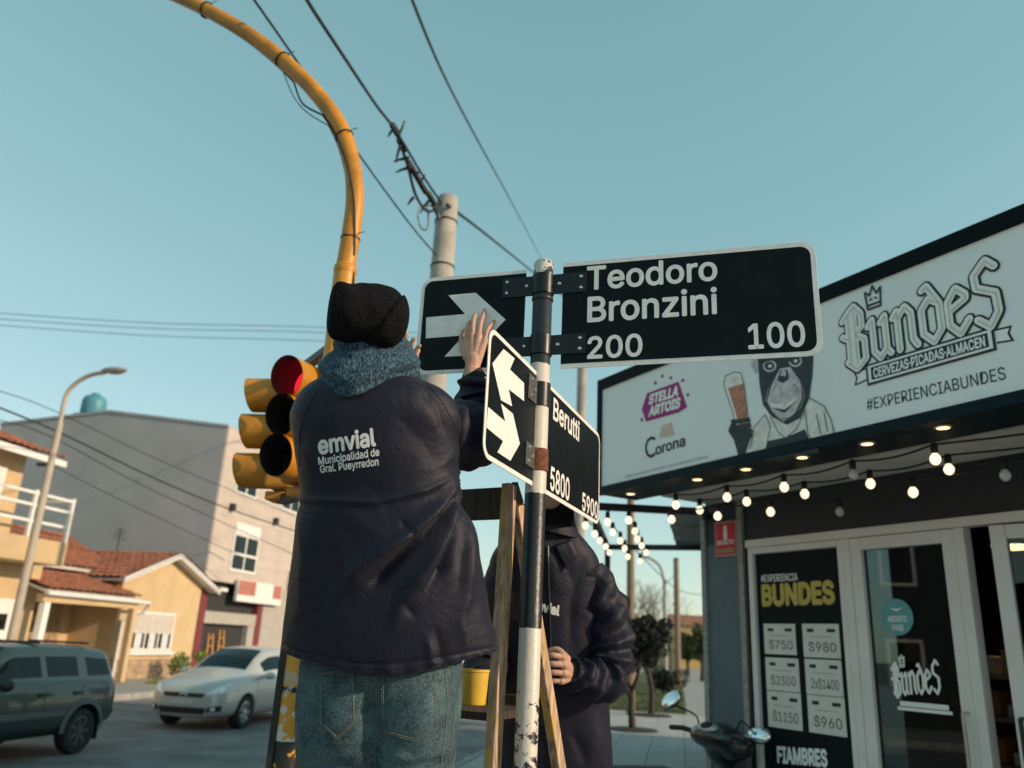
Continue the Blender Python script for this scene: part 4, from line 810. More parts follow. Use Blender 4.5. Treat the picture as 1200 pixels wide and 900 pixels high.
ls_, lz_ = SF.uv(1188, 640, -1.5); lq = SF.pt(ls_, lz_, -1.5); pl_ = thing('pendant_lamp', 'warm pendant lamp glowing inside the shop behind the open leaf', 'lamp', lq); mb = MB(); mb.lathe(lq, (0, 0, 1), [(.16, 0), (.15, .03), (.05, .12), (.02, .14)], 20); mb.build('shade', WHITEP, pl_, smooth=True); mb = MB(); mb.lathe(lq, (0, 0, -1), [(.14, .001), (.12, .02), (.001, .03)], 18); mb.build('bulb', mat('pendant_glow', (.9, .7, .4), .5, var=0, emit=(1, .6, .25), estr=14), pl_, smooth=True); mb = MB(); mb.tube([lq+V(0, 0, .14), V(lq[0], lq[1], 3.9)], .006, 6); mb.build('cord', CABLE, pl_)
# price-like red notice on the pillar
rs = thing('red_notice', 'red framed notice with pale figure on the blue-grey pillar', 'sign', SF.pt(-1.2, 2.3, .02)); ra0, rz0 = SF.uv(838, 653, .02); ra1, rz1 = SF.uv(862, 609, .02)
spart('frame', mat('notice_frame', (.45, .34, .26), .6), rs, (ra0, ra1, rz0, rz1, .002, .015)); spart('face', mat('notice_red', (.62, .012, .025), .5, var=.2, scale=20), rs, (ra0+.015, ra1-.015, rz0+.015, rz1-.015, .0151, .018))
rc = (ra0+ra1)/2; rh_ = rz1-rz0; mb = MB(); mb.prism(SF, [(rc-.02, rz0+rh_*.47), (rc+.02, rz0+rh_*.47), (rc+.022, rz0+rh_*.72), (rc-.022, rz0+rh_*.72)], .0181, .019); mb.prism(SF, [(rc+.02*math.cos(a), rz0+rh_*.80+.025*math.sin(a)) for a in np.linspace(0, 6.28, 12)[:-1]], .0181, .019); mb.build('figure', PALE, rs)
slope_text('notice_lettering', 'INVICTO', SF, (ra0+.03, rz0+rh_*.34), (ra1-.03, rz0+rh_*.34), rh_*.11, PALE, rs, .0192, .03)
spart('foot_band', mat('notice_sand', (.40, .24, .15), .6, var=.3, scale=40), rs, (ra0+.03, ra1-.03, rz0+.03, rz0+rh_*.22, .0181, .019))
# --- string lights
BULB = mat('bulb_lit', (.9, .85, .7), .3, var=0, emit=(1.0, .77, .48), estr=1.1); BULBO = mat('bulb_off', (.62, .62, .60), .25, var=.05)
def bulb_string(label, pts, z, lit, ends, grp, r=.034):
    q0 = ground(*pts[0], z); o = thing('string_lights', label, 'string lights', q0, grp); Q = [ground(x, y, z) for x, y in pts]; tops = [q + V(0, 0, .075) for q in Q]
    path = ([ends[0]] if ends[0] is not None else []) + tops + ([ends[1]] if ends[1] is not None else []); fine = []
    for i in range(len(path)-1):
        a, b = path[i], path[i+1]
        for k in range(6): t = k/6; fine.append(a+(b-a)*t - V(0, 0, .05*math.sin(math.pi*t)*min(np.linalg.norm(b-a), 1)))
    fine.append(path[-1]); mb = MB(); mb.tube(fine, .006, 6); mb.build('cable', CABLE, o)
    for i, q in enumerate(Q):
        mb = MB(); mb.lathe(q+V(0, 0, .025), (0, 0, 1), [(.017, 0), (.019, .01), (.019, .045), (.012, .058)], 12); s_ = mb.build('socket', CABLE, o, smooth=True)
        mb = MB(); mb.lathe(q+V(0, 0, .03), (0, 0, -1), [(.012, 0), (r*.60, .010), (r*.95, .024), (r, .036), (r*.92, .048), (r*.62, .060), (r*.25, .066), (.001, .067)], 14); mb.build('bulb', BULB if i not in lit else BULBO, s_, smooth=True)
eR = lambda off, z: SF.pt(3.2, z, off); gs = 'strings under the canopy'
bulb_string('string of round bulbs under the canopy, the row nearest the sign', [(792, 591), (852, 582), (919, 570), (1000, 555), (1096, 537)], 2.66, (3,), (None, eR(1.0, 2.72)), gs, .028)
bulb_string('string of round bulbs under the canopy, the middle row', [(820, 597), (875, 587), (943, 578), (1020, 566), (1112, 549)], 2.66, (), (None, eR(.7, 2.72)), gs, .028)
bulb_string('string of round bulbs under the canopy, the row nearest the wall', [(787, 608), (841, 604), (903, 599), (984, 599), (1070, 576), (1178, 556)], 2.58, (3, 5), (None, eR(.15, 2.68)), gs, .028)
g3 = 'strings hung from the pergola'
pg0 = ground(690, 593, 2.75); pg1 = ground(826, 600, 2.75); pg2 = ground(828, 642, 2.75); pg3 = ground(712, 641, 2.75)
bulb_string('pergola string of lit bulbs, the one nearest the road', [(686, 615), (697, 625), (703, 633), (710, 640), (714, 647)], 2.62, (), (pg0, pg3), g3, .028)
bulb_string('pergola string of lit bulbs, the middle one', [(712, 611), (718, 623), (727, 633), (732, 642), (736, 652)], 2.62, (), (pg0*.8+pg1*.2, pg3*.75+pg2*.25), g3, .028)
bulb_string('pergola string of lit bulbs, the one nearest the shop', [(737, 609), (744, 622), (747, 631), (752, 639), (757, 647), (750, 657)], 2.62, (), (pg0*.6+pg1*.4, pg3*.6+pg2*.4), g3, .028)
pgo = thing('pergola', 'thin dark pergola frame with grey awning beside the shop', 'pergola', V(pg1[0], pg1[1], 0))
for a, b in ((pg0, pg1), (pg3, pg2), (pg0, pg3), (pg1, pg2)): mb = MB(); mb.beam(a, b, .05, .06); mb.build('beam', DARKMETAL, pgo)
for p in (pg3,): mb = MB(); mb.beam(p+V(0, 0, -.03), V(p[0], p[1], 0), .06, .06, up=(1, 0, 0)); mb.build('post', DARKMETAL, pgo)
aw = [ground(780, 597, 2.80), ground(826, 600, 2.80), ground(828, 640, 2.80), ground(793, 641, 2.80)]; mb = MB(); mb.add([p for p in aw] + [p + V(0, 0, .03) for p in aw], [(0, 1, 2, 3), (7, 6, 5, 4), (0, 4, 5, 1), (1, 5, 6, 2), (2, 6, 7, 3), (3, 7, 4, 0)]); mb.build('awning', mat('awning_grey', (.48, .47, .47), .8, var=.1, scale=5), pgo)
for k in range(4): a = aw[0]+(aw[3]-aw[0])*k/3.0; b = aw[1]+(aw[2]-aw[1])*k/3.0; mb = MB(); mb.beam(a-V(0, 0, .016), b-V(0, 0, .016), .03, .03); mb.build('awning_rib', MATS['awning_grey'], pgo)

# ================================================================== SCOOTER
sc_o = at(838, 858, 6.05); sc0 = V(sc_o[0], sc_o[1], 0); hdg = dirz(62); lft = V(-hdg[1], hdg[0], 0)
SC = thing('motor_scooter', 'black scooter with round mirrors parked before the shop pillar', 'scooter', sc0)
def sp(f, l, z): return sc0 + hdg*f + lft*l + V(0, 0, z)
hz = sc_o[2]; SCB = mat('scooter_black', (.010, .011, .012), .28, var=.1, coat=.5); SCW = mat('scooter_white', (.55, .56, .56), .3, var=.05, coat=.4)
ax3 = [hdg, lft, V(0, 0, 1)]
mb = MB(); mb.blob(sp(.02, 0, hz-.03), (.15, .27, .10), axes=ax3); mb.blob(sp(.08, 0, hz-.09), (.13, .17, .16), axes=ax3); mb.blob(sp(.05, -.16, hz-.08), (.11, .15, .10), axes=ax3); remesh(mb, .014, 4).build('handlebar_cowl', SCB, SC, smooth=True, ang=80)
mb = MB(); mb.blob(sp(-.085, -.02, hz+.035), (.05, .10, .03), axes=[unit(hdg+V(0, 0, .6)), lft, unit(V(0, 0, 1)-hdg*.6)]); gg = mb.build('gauge', mat('gauge_rim', (.45, .45, .42), .3, .6), SC, smooth=True)
mb = MB(); mb.blob(sp(-.095, -.02, hz+.047), (.038, .065, .026), axes=[unit(hdg+V(0, 0, .6)), lft, unit(V(0, 0, 1)-hdg*.6)]); mb.build('dial', HOODIN, gg, smooth=True)
for e in (-1, 1):
    mb = MB(); mb.tube([sp(-.02, e*.16, hz-.02), sp(-.06, e*.30, hz+.0), sp(-.09, e*.40, hz-.005)], [.018, .02, .02], 10, round_ends=True); mb.build('grip', CABLE, SC, smooth=True)
    mb = MB(); mb.tube([sp(.06, e*.22, hz-.0), sp(.10, e*.36, hz-.01)], .008, 6); mb.build('brake_lever', STEEL, SC, smooth=True)
    m0 = at(787, 820, 6.25) if e > 0 else at(890, 862, 5.85)
    mb = MB(); mb.tube(bez([sp(.02, e*.2, hz+.03), sp(.03, e*.26, hz+.10), m0 + V(0, 0, -.03)], 5), .007, 6); s_ = mb.build('mirror_stem', CABLE, SC, smooth=True)
    tl = unit(lft*(1 if e > 0 else -1) + V(0, 0, -.9 if e > 0 else .12)); nn = unit(-hdg*.9+V(-.1, -.4, .45)); tl = unit(tl - nn*(tl@nn)); mb = MB(); mb.blob(m0, (.098, .062, .024), axes=[tl, np.cross(nn, tl), nn]); mh = mb.build('mirror_shell', SCB, SC, smooth=True)
    mb = MB(); mb.blob(m0+nn*.010, (.092, .057, .0165), axes=[tl, np.cross(nn, tl), nn]); mb.build('mirror_glass', mat('mirror', (.8, .85, .85), .03, 1.0, var=0), mh, smooth=True)
mb = MB(); mb.loft([[sp(f, l*w, z) for (f, l) in ((.10+fo, -1), (.16+fo, -.5), (.18+fo, 0), (.16+fo, .5), (.10+fo, 1), (.04+fo, .6), (.02+fo, 0), (.04+fo, -.6))] for (z, w, fo) in ((hz-.10, .10, 0), (hz-.25, .18, .06), (hz-.45, .21, .12), (hz-.62, .20, .14), (hz-.72, .15, .08))]); mb.build('front_shield', SCB, SC, smooth=True)
mb = MB(); mb.loft([[sp(f, l*w, z+dz) for (l, dz) in ((-1, 0), (-.9, .10), (0, .14), (.9, .10), (1, 0), (.8, -.22), (-.8, -.22))] for (f, w, z) in ((-.38, .08, .60), (-.5, .14, .62), (-.9, .15, .64), (-1.15, .12, .68), (-1.3, .05, .72))]); mb.build('rear_body', SCW, SC, smooth=True)
mb = MB(); mb.loft([[sp(f, l*w, z+dz) for (l, dz) in ((-1, 0), (-.8, .06), (0, .08), (.8, .06), (1, 0), (0, -.02))] for (f, w, z) in ((-.36, .10, .72), (-.5, .14, .755), (-.95, .14, .77), (-1.15, .10, .80))]); mb.build('seat', HOODIN, SC, smooth=True)
mb = MB(); mb.box(sp(-.15, 0, .32), hdg*.26, lft*.13, V(0, 0, .03)); mb.build('footboard', SCB, SC, bevel=.015)
for f in (.32, -.98):
    mb = MB(); c_ = sp(f, 0, .24); mb.lathe(c_ - lft*.05, lft, [(.13, 0), (.22, .0), (.24, .025), (.24, .075), (.22, .10), (.13, .10)], 26); w_ = mb.build('wheel', MATS['tyre'], SC, smooth=True); mb = MB(); mb.lathe(c_ - lft*.04, lft, [(.02, 0), (.135, 0), (.135, .08), (.02, .08)], 20); mb.build('rim', MATS['rim_dark'], w_, smooth=True)
mb = MB(); mb.tube([sp(.12, 0, .55), sp(.32, 0, .24)], .03, 8); mb.build('fork', SCB, SC, smooth=True); mb = MB(); mb.tube([sp(-.5, .0, .3), sp(-.98, 0, .24)], .05, 8); mb.build('engine', DARKMETAL, SC, smooth=True); mb = MB(); mb.tube([sp(-.35, .12, .25), sp(-.40, .26, .0)], .012, 6); mb.build('kick_stand', STEEL, SC)

# ================================================================== TRAFFIC SIGNAL mast with curved arm
m0 = at(397, 380, 4.4); MX = V(m0[0], m0[1], 0); MF = Frame(MX, WV)
MASTM = banded('mast_paint', [(0, (.50, .24, .03)), (.9, (.55, .26, .025)), (1.36, (.012, .013, .015)), (1.385, (.60, .29, .03)), (1.62, (.60, .27, .022))], [(.0, .62), (1.0, .60), (1.2, .47), (1.6, .42), (1.75, .18)], [(0, (.012, .013, .015)), (1.15, (.55, .52, .48)), (1.385, (.45, .36, .24))], scale=9, rough=.45)
MS = thing('signal_mast', 'yellow traffic signal mast with long curved arm overhead', 'traffic signal mast', MX)
arc = [(404, 312), (412, 270), (416, 230), (412, 190), (399, 150), (374, 113), (341, 79), (300, 46), (254, 18), (205, -6), (150, -28), (80, -55)]
ap = [MF.pt(*MF.uv(x, y)) for x, y in arc]; zt = ap[0][2]; xt = ap[0]
mb = MB(); mb.tube([MX, MX+V(0, 0, .3), MX+V(0, 0, zt*.5), V(MX[0], MX[1], zt-.02)], [.07, .068, .063, .062], 20); mb.build('pole', MASTM, MS, smooth=True)
ap[0] = V(MX[0], MX[1], zt); mb = MB(); fine = bez(ap, 8); mb.tube(fine, [.054 - .010*i/len(fine) for i in range(len(fine))], 18); mb.build('arm', YELLOW, MS, smooth=True)
mb = MB(); mb.lathe(V(MX[0], MX[1], zt-.05), (0, 0, 1), [(.063, 0), (.0645, .006), (.0645, .04), (.055, .055)], 20); mb.build('collar', YELLOW, MS, smooth=True)
for i in (6, 30, 50, 66):
    if i < len(fine)-1: d = unit(fine[i+1]-fine[i]); mb = MB(); mb.lathe(fine[i]-d*.006, d, [(.0525, 0), (.0565, .002), (.0565, .010), (.0525, .012)], 18); mb.build('cable_tie', CABLE, MS, smooth=True); mb = MB(); mb.tube([fine[i], fine[i]+V(.06, -.06, .01), fine[i]+V(.09, -.07, .015)], .0025, 5); mb.build('tie_tail', CABLE, MS)
dn = lambda i, a, r: fine[min(i, len(fine)-1)] + r*(math.cos(a)*np.cross(unit(fine[min(i+1, len(fine)-1)]-fine[min(i, len(fine)-2)]), MF.n) + math.sin(a)*MF.n)
mb = MB(); mb.tube([dn(i, 0.3+i*.07, .056+(.05 if 36 < i < 46 else 0)*math.sin((i-36)/10*3.14)) for i in range(2, len(fine)-2)], .006, 6); mb.build('cable', CABLE, MS, smooth=True)
mb = MB(); mb.tube([dn(i, -2.4-.02*i, .058+(.07 if 34 < i < 48 else 0)*math.sin((i-34)/14*3.14)) for i in range(20, len(fine)-2)], .004, 6); mb.build('cable', mat('cable_grey', (.2, .22, .22), .6), MS, smooth=True)
mb = MB(); mb.tube([V(MX[0]+.055, MX[1]-.03, zt-.05), V(MX[0]+.075, MX[1]-.03, zt-.25), V(MX[0]+.10, MX[1]-.03, zt-.36), V(MX[0]+.066, MX[1]-.03, zt-.6)], .006, 6); mb.build('cable', CABLE, MS, smooth=True)
mb = MB(); mb.beam(MX+V(-.065, -.035, .3), MX+V(-.065, -.035, 1.9), .025, .03, up=(1, 0, 0)); mb.build('conduit', CABLE, MS)
def signal_head(label, opens, d, face, hl, r, red_lit):
    # opens: pixel centres of the visor openings
    fz = dirz(face); C3 = [at(x, y, d) - fz*hl for x, y in opens]; mid = C3[1]; base = C3[2] + V(0, 0, -.2)
    x0 = sum(c[0] for c in C3)/3; y0 = sum(c[1] for c in C3)/3; C3 = [V(x0, y0, c[2]) for c in C3]
    o = thing('traffic_light', label, 'traffic light', V(x0, y0, C3[2][2]-.15), 'traffic lights on the mast'); sidev = V(-fz[1], fz[0], 0)
    for k, c in enumerate(C3):
        hs = MB(); h = (C3[0][2]-C3[2][2])/4-.002; hs.box(c - fz*.085, fz*.08, sidev*(r+.022), V(0, 0, h)); hb_ = hs.build('housing', YELLOW, o, bevel=.02)
        def visor(rr, flip):
            n = 30; rings = []; a0 = math.radians(-89.9)
            for s_ in (0, 1):
                ring = []
                for j in range(n+1):
                    a = a0 + (math.pi - 2*a0)*j/n; cut = .90 + .10*math.sin(a)
                    ring.append(c + fz*(.0 if s_ == 0 else hl*cut) + rr*(math.cos(a)*sidev + math.sin(a)*V(0, 0, 1)))
                rings.append(ring)
            m2 = MB(); m2.loft(rings if not flip else rings[::-1], closed=False); return m2
        visor(r, False).build('visor', YELLOW, hb_, smooth=True); visor(r-.004, True).build('visor_lining', HOODIN, hb_, smooth=True)
        ln = MB(); ln.lathe(c - fz*.004, fz, [(r-.006, 0), (r-.008, .008), (r*.7, .028), (r*.35, .038), (.001, .04)], 24)
        cols = [('lens_red', (.42, .008, .03), (1.0, .012, .035), 1.0 if red_lit else 0), ('lens_amber', (.05, .03, .01), None, 0), ('lens_green', (.008, .03, .03), None, 0)][k]
        ln.build('lens', mat(cols[0]+('_lit' if cols[3] else ''), cols[1], .25, var=0, emit=cols[2] if cols[3] else None, estr=cols[3]), hb_, smooth=True)
    bk = MB(); tgt = V(MX[0], MX[1], C3[2][2]-.17); bk.beam(V(x0, y0, C3[2][2]-.165) - fz*.08, tgt, .06, .05); bk.build('bracket', DARKMETAL, o); bk = MB(); bk.beam(V(x0, y0, C3[0][2]+.16) - fz*.08, V(MX[0], MX[1], C3[0][2]+.16), .05, .04); bk.build('bracket', DARKMETAL, o)
    lg = MB(); lg.box(V(x0, y0, C3[2][2]-.15) - fz*.06, fz*.06, sidev*.07, V(0, 0, .025)); lg.build('lower_cap', YELLOW, o, bevel=.01)
signal_head('traffic light whose top lens glows red, beside the worker', [(333, 434), (325, 484), (321, 535)], 4.12, 206, .21, .108, True)
signal_head('traffic light turned away to the left, its visors seen from the side', [(288, 459), (284, 505), (277, 554)], 4.75, 275, .22, .103, False)

# ================================================================== POLES AND CABLES
def xy_of(x, y, d): q = at(x, y, d); return V(q[0], q[1], 0)
def vz(base, py):                                          # height at which a vertical at base is seen at photo row py
    lo, hi = -1., 30.
    for _ in range(50):
        m_ = (lo+hi)/2; y = proj(base+V(0, 0, m_))[1]; lo, hi = (m_, hi) if y > py else (lo, m_)
    return lo
ub = xy_of(517, 330, 9.5); uz = vz(ub, 232); UP = thing('utility_pole', 'pale concrete utility pole topped with tangled cables', 'utility pole', ub)
mb = MB(); mb.tube([ub, ub+V(0, 0, uz-.02), ub+V(0, 0, uz)], [.19, .128, .115], 20); mb.build('pole', CONC, UP, smooth=True)
for dz in (.35, .95): mb = MB(); r_ = .132+.008*dz; mb.lathe(ub+V(0, 0, uz-dz), (0, 0, 1), [(r_-.004, 0), (r_+.006, .003), (r_+.006, .022), (r_-.004, .025)], 20); mb.build('band', CABLE, UP)
tp_ = ub+V(-.08, -.11, uz-.12)
mb = MB(); mb.tube([tp_ + V(-.14+.16*math.cos(a)*(1-.04*k), -.1, -.28+.17*math.sin(a)) for k, a in enumerate(np.linspace(0, 12, 40))], .010, 6); mb.build('cable_coil', mat('cable_grey', (.2, .22, .22), .6), UP, smooth=True)
mb = MB(); mb.tube(bez([at(468, 165, 8.2), at(478, 195, 8.6), at(487, 228, 8.9), at(500, 247, 9.1), tp_+V(-.03, 0, -.1)], 8), .018, 6); mb.build('loop_cable', CABLE, UP, smooth=True)
for (x, y, dx, dy) in ((462, 150, -7, 10), (466, 160, 8, -18), (470, 168, -6, 22), (478, 185, -16, 4), (480, 196, -16, 6), (486, 205, 7, -6), (492, 213, 6, -8), (484, 232, -6, 8), (503, 235, -10, 14), (507, 240, 4, 10)):
    d = 8.0 + (y-150)/90*1.2; mb = MB(); mb.tube([at(x, y, d), at(x+dx*.6, y+dy*.5, d), at(x+dx, y+dy, d+.05)], [.02, .014, .008], 6, round_ends=True); mb.build('splice', CABLE, UP, smooth=True)
for (x, y) in ((463, 152), (471, 170), (482, 196), (489, 208), (496, 220), (505, 232)):
    d = 8.0 + (y-150)/90*1.2; mb = MB(); mb.tube([at(x-3, y-5, d), at(x+3, y+5, d+.08)], .034, 8, round_ends=True); mb.build('clamp', CABLE, UP, smooth=True)
mb = MB(); mb.tube(bez([tp_, tp_+V(-.05, -.1, -.15), tp_+V(.02, -.05, -.25)], 6), .02, 6); mb.build('anchor', DARKMETAL, UP, smooth=True)
def cable(label, pts, r, sag=0.):
    Q = [at(*p) for p in pts]; fine = bez(Q, 14) if len(Q) > 2 else [Q[0]+(Q[-1]-Q[0])*k/24 - V(0, 0, sag*4*(k/24)*(1-k/24)) for k in range(25)]
    mb = MB(); mb.tube(fine, r, 6); b = Q[0]; return anchor(mb, 'overhead_cable', CABLE, b, label, 'cable', 'overhead cables', smooth=True)
cable('thick black cable dropping to the concrete pole top with splices', [(330, -60, 4.6), (358, -3, 5.2), (400, 62, 6.0), (440, 122, 7.2), (465, 155, 8.0), (495, 205, 8.9), (516, 236, 9.35)], .014)
cable('cable running from the pole top down behind the sign post', [(524, 240, 9.45), (570, 275, 14), (626, 320, 22), (690, 372, 40)], .022)
cable('thin cable crossing the open sky right of the concrete pole', [(470, -40, 7), (483, 0, 7.8), (520, 88, 10.5), (560, 165, 15), (600, 238, 24), (634, 302, 45)], .018)
cable('thin cable passing behind the yellow arm to the concrete pole', [(270, -40, 5.2), (298, 0, 5.6), (350, 75, 6.6), (420, 180, 8.2), (480, 262, 9.2), (512, 300, 9.5)], .010)
for i, (y0, y1, lab) in enumerate(((365, 384, 'upper faint street cable left of the worker\'s hat'), (372, 390, 'middle faint street cable left of the worker\'s hat'), (379, 400, 'lower faint street cable left of the worker\'s hat'))):
    cable(lab, [(-30, y0, 30), (180, (y0+y1)/2+4, 32), (385, y1, 34), (620, y1+14, 37)], .013)
cable('black cable sagging across the grey wall to the pale front', [(-20, 470, 17), (70, 507, 21), (180, 560, 24), (262, 594, 27), (345, 622, 30)], .022)
cable('thin upper wire across the grey wall', [(-20, 452, 17), (60, 480, 21), (200, 545, 25), (345, 604, 30)], .011)
cable('thin lower wire across the grey wall', [(-20, 487, 17), (60, 512, 20.5), (180, 575, 25), (345, 650, 30)], .012)
cable('thin wire low on the grey wall above the tiled roof', [(60, 545, 20), (150, 590, 24), (300, 660, 29)], .010)
# street lamp on the left
lb = xy_of(40, 630, 17.6); lt = vz(lb, 500); SLp = thing('street_lamp', 'tall pale street lamp with curved arm before the ochre house', 'street lamp', lb)
LAMPM = mat('lamp_pole', (.42, .36, .29), .7, var=.1); 
LFm = Frame(lb, WV); arm = [LFm.pt(*LFm.uv(x, y)) for x, y in ((72, 495), (77, 465), (88, 450), (105, 440), (124, 436))]
arm[0] = V(lb[0], lb[1], arm[0][2]); mb = MB(); mb.tube([lb, V(lb[0], lb[1], arm[0][2])] , [.10, .07], 14); mb.build('pole', LAMPM, SLp, smooth=True); mb = MB(); mb.tube(bez(arm, 6), .05, 10); mb.build('arm', LAMPM, SLp, smooth=True)
q = LFm.pt(*LFm.uv(134, 434)); mb = MB(); mb.blob(q, (.34, .12, .075), axes=[WV, U12, V(0, 0, 1)]); mb.build('lamp_head', mat('lamp_grey', (.30, .29, .27), .5), SLp, smooth=True); mb = MB(); mb.blob(q-V(0, 0, .04)+WV*.04, (.23, .085, .06), axes=[WV, U12, V(0, 0, 1)]); mb.build('lens', mat('lamp_lens', (.22, .2, .17), .2), SLp, smooth=True)
mb = MB(); zb3 = vz(lb, 545); mb.box(lb+V(-.15, 0, zb3), V(.15, 0, 0), V(0, .04, 0), V(0, 0, .04)); mb.build('wire_bracket', DARKMETAL, SLp)
def plain_pole(name, label, x, y, d, ytop, r, m, grp='poles up the street', lamp=None):
    b = xy_of(x, y, d); z = vz(b, ytop); o = thing(name, label, 'pole', b, grp); mb = MB(); mb.tube([b, b+V(0, 0, z)], [r*1.25, r], 12); mb.build('pole', m, o, smooth=True); mb = MB(); mb.lathe(b+V(0, 0, z), (0, 0, 1), [(r*1.05, -.05), (r*1.05, .03), (r*.5, .05)], 12); mb.build('cap', DARKMETAL, o); return o, b, z
plain_pole('utility_pole', 'grey concrete pole half hidden behind the black name signs', 680, 540, 17, 330, .10, CONC)
PW = mat('pole_wood', (.22, .16, .11), .85, var=.2); plain_pole('utility_pole', 'slim brown wooden pole behind the pergola bulbs', 739, 650, 22, 560, .095, PW)
plain_pole('utility_pole', 'distant thin pole left of the shop pillar', 793, 700, 42, 655, .14, PW)
o, b, z = plain_pole('street_lamp', 'distant grey street lamp with curved arm beyond the trees', 779, 700, 52, 682, .12, mat('lamp_far', (.35, .35, .35), .7)); o['category'] = 'street lamp'
mb = MB(); mb.tube(bez([b+V(0, 0, z), b+V(-.3, 0, z+1.0), b+V(-1.0, 0, z+1.5), b+V(-1.6, 0, z+1.55)], 6), .10, 8); mb.build('arm', MATS['lamp_far'], o, smooth=True)
cable('distant wire sagging between the far poles on the left', [(700, 690, 40), (745, 712, 45), (793, 672, 50)], .02); cable('distant wire sagging towards the shop pillar', [(740, 640, 30), (793, 690, 42), (826, 698, 50)], .02)

# ================================================================== TREES up the side street
def twig_tree(name, label, base, h, spread, levels, m, seed, grp, leaf=None, thick=.06):
    rnd = random.Random(seed); o = thing(name, label, 'tree', base, grp); tr = MB(); br = MB(); tips = []
    def grow(p, d, L, r, lv, mb):
        q = p + d*L; mid = (p+q)/2 + V(rnd.uniform(-1, 1), rnd.uniform(-1, 1), 0)*L*.06; mb.tube([p, mid, q], [r, r*.85, r*.7], 6 if lv < 2 else 4); tips.append(q)
        if lv >= levels: return
        for k in range(rnd.choice((2, 3, 3)) if lv < 3 else 2):
            a = rnd.uniform(0, 6.28); e = V(math.cos(a), math.sin(a), 0)*rnd.uniform(.4, .9)*spread; nd = unit(d + e + V(0, 0, rnd.uniform(-.1, .35))); grow(q if k else p+(q-p)*rnd.uniform(.6, 1), nd, L*rnd.uniform(.62, .82), r*.62, lv+1, br)
    grow(np.asarray(base, float), V(rnd.uniform(-.05, .05), rnd.uniform(-.05, .05), 1), h*.34, thick, 0, tr)
    tr.build('trunk', m, o, smooth=True); br.build('limbs', m, o)
    if leaf:
        lm, rad, n, size, cz = leaf; mb = MB(); top = [t for t in tips if t[2] > base[2]+h*.35]
        c0 = np.asarray(base, float)+V(0, 0, cz); clumps = []
        while len(clumps) < 34:
            d_ = np.array([rnd.uniform(-1, 1) for _ in range(3)])
            if np.linalg.norm(d_) < 1: clumps.append(c0 + d_*V(rad, rad, rad*.85))
        for c_ in clumps: rr_ = rad*rnd.uniform(.2, .42); leaf_ball(mb, c_, (rr_, rr_, rr_*.8), n//34, size)
        mb.build('crown', lm, o)
    return o
TG = 'pavement trees'
b1 = ground(741, 856); b2 = ground(763, 839)
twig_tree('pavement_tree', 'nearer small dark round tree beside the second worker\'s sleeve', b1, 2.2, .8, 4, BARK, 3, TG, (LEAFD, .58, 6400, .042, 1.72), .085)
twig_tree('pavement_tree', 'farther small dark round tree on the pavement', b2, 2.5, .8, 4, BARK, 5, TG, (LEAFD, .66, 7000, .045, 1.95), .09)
for i, b_ in enumerate((b1, b2)):
    mb = MB(); mb.lathe(b_+V(0, 0, .006), (0, 0, 1), [(.55, 0), (.5, .03), (.1, .05)], 20); anchor(mb, 'tree_pit', mat('soil', (.025, .022, .02), .95, var=.3), b_+V(0, 0, .006), ['dark soil ring at the foot of the nearer pavement tree', 'dark soil ring at the foot of the farther pavement tree'][i], 'tree pit', 'tree pits')
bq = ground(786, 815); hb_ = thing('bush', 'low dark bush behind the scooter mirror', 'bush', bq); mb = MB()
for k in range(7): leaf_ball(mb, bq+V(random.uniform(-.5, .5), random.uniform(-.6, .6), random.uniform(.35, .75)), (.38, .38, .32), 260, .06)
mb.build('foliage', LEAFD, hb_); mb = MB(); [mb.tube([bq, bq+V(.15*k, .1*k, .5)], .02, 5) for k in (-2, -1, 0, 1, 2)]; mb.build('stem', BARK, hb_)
LEAFM = mat('leaf_mid', (.05, .065, .02), .8, var=.5, scale=1.5)
for i, (x, y, d, h, lab) in enumerate(((822, 790, 48, 3.6, 'green leafy tree far up the street next to the shop pillar'), (806, 786, 60, 3.2, 'olive leafy tree far up the street left of the green one'))):
    q = ground(x, y) if False else V(*(at(x, 770, d)[:2]), 0); twig_tree('leafy_tree', lab, q, h, .8, 3, BARK, 20+i, 'far leafy trees', (LEAFM, 1.1, 1800, .13, h*.62), .14)
TW = mat('twig_grey', (.17, .135, .115), .95, var=.2)
names = ['leftmost', 'second from the left', 'third from the left', 'fourth from the left', 'fifth from the left', 'rightmost']
for i, (x, d, h) in enumerate(((706, 52, 5.2), (728, 46, 5.6), (748, 55, 6.0), (768, 50, 5.6), (786, 62, 6.2), (806, 75, 6.0))):
    q = V(*(at(x, 770, d)[:2]), -.01); twig_tree('bare_tree', f'bare grey winter tree far up the street, {names[i]} of the row', q, h, 1.0, 6, TW, 40+i, 'bare trees up the street', None, .10)
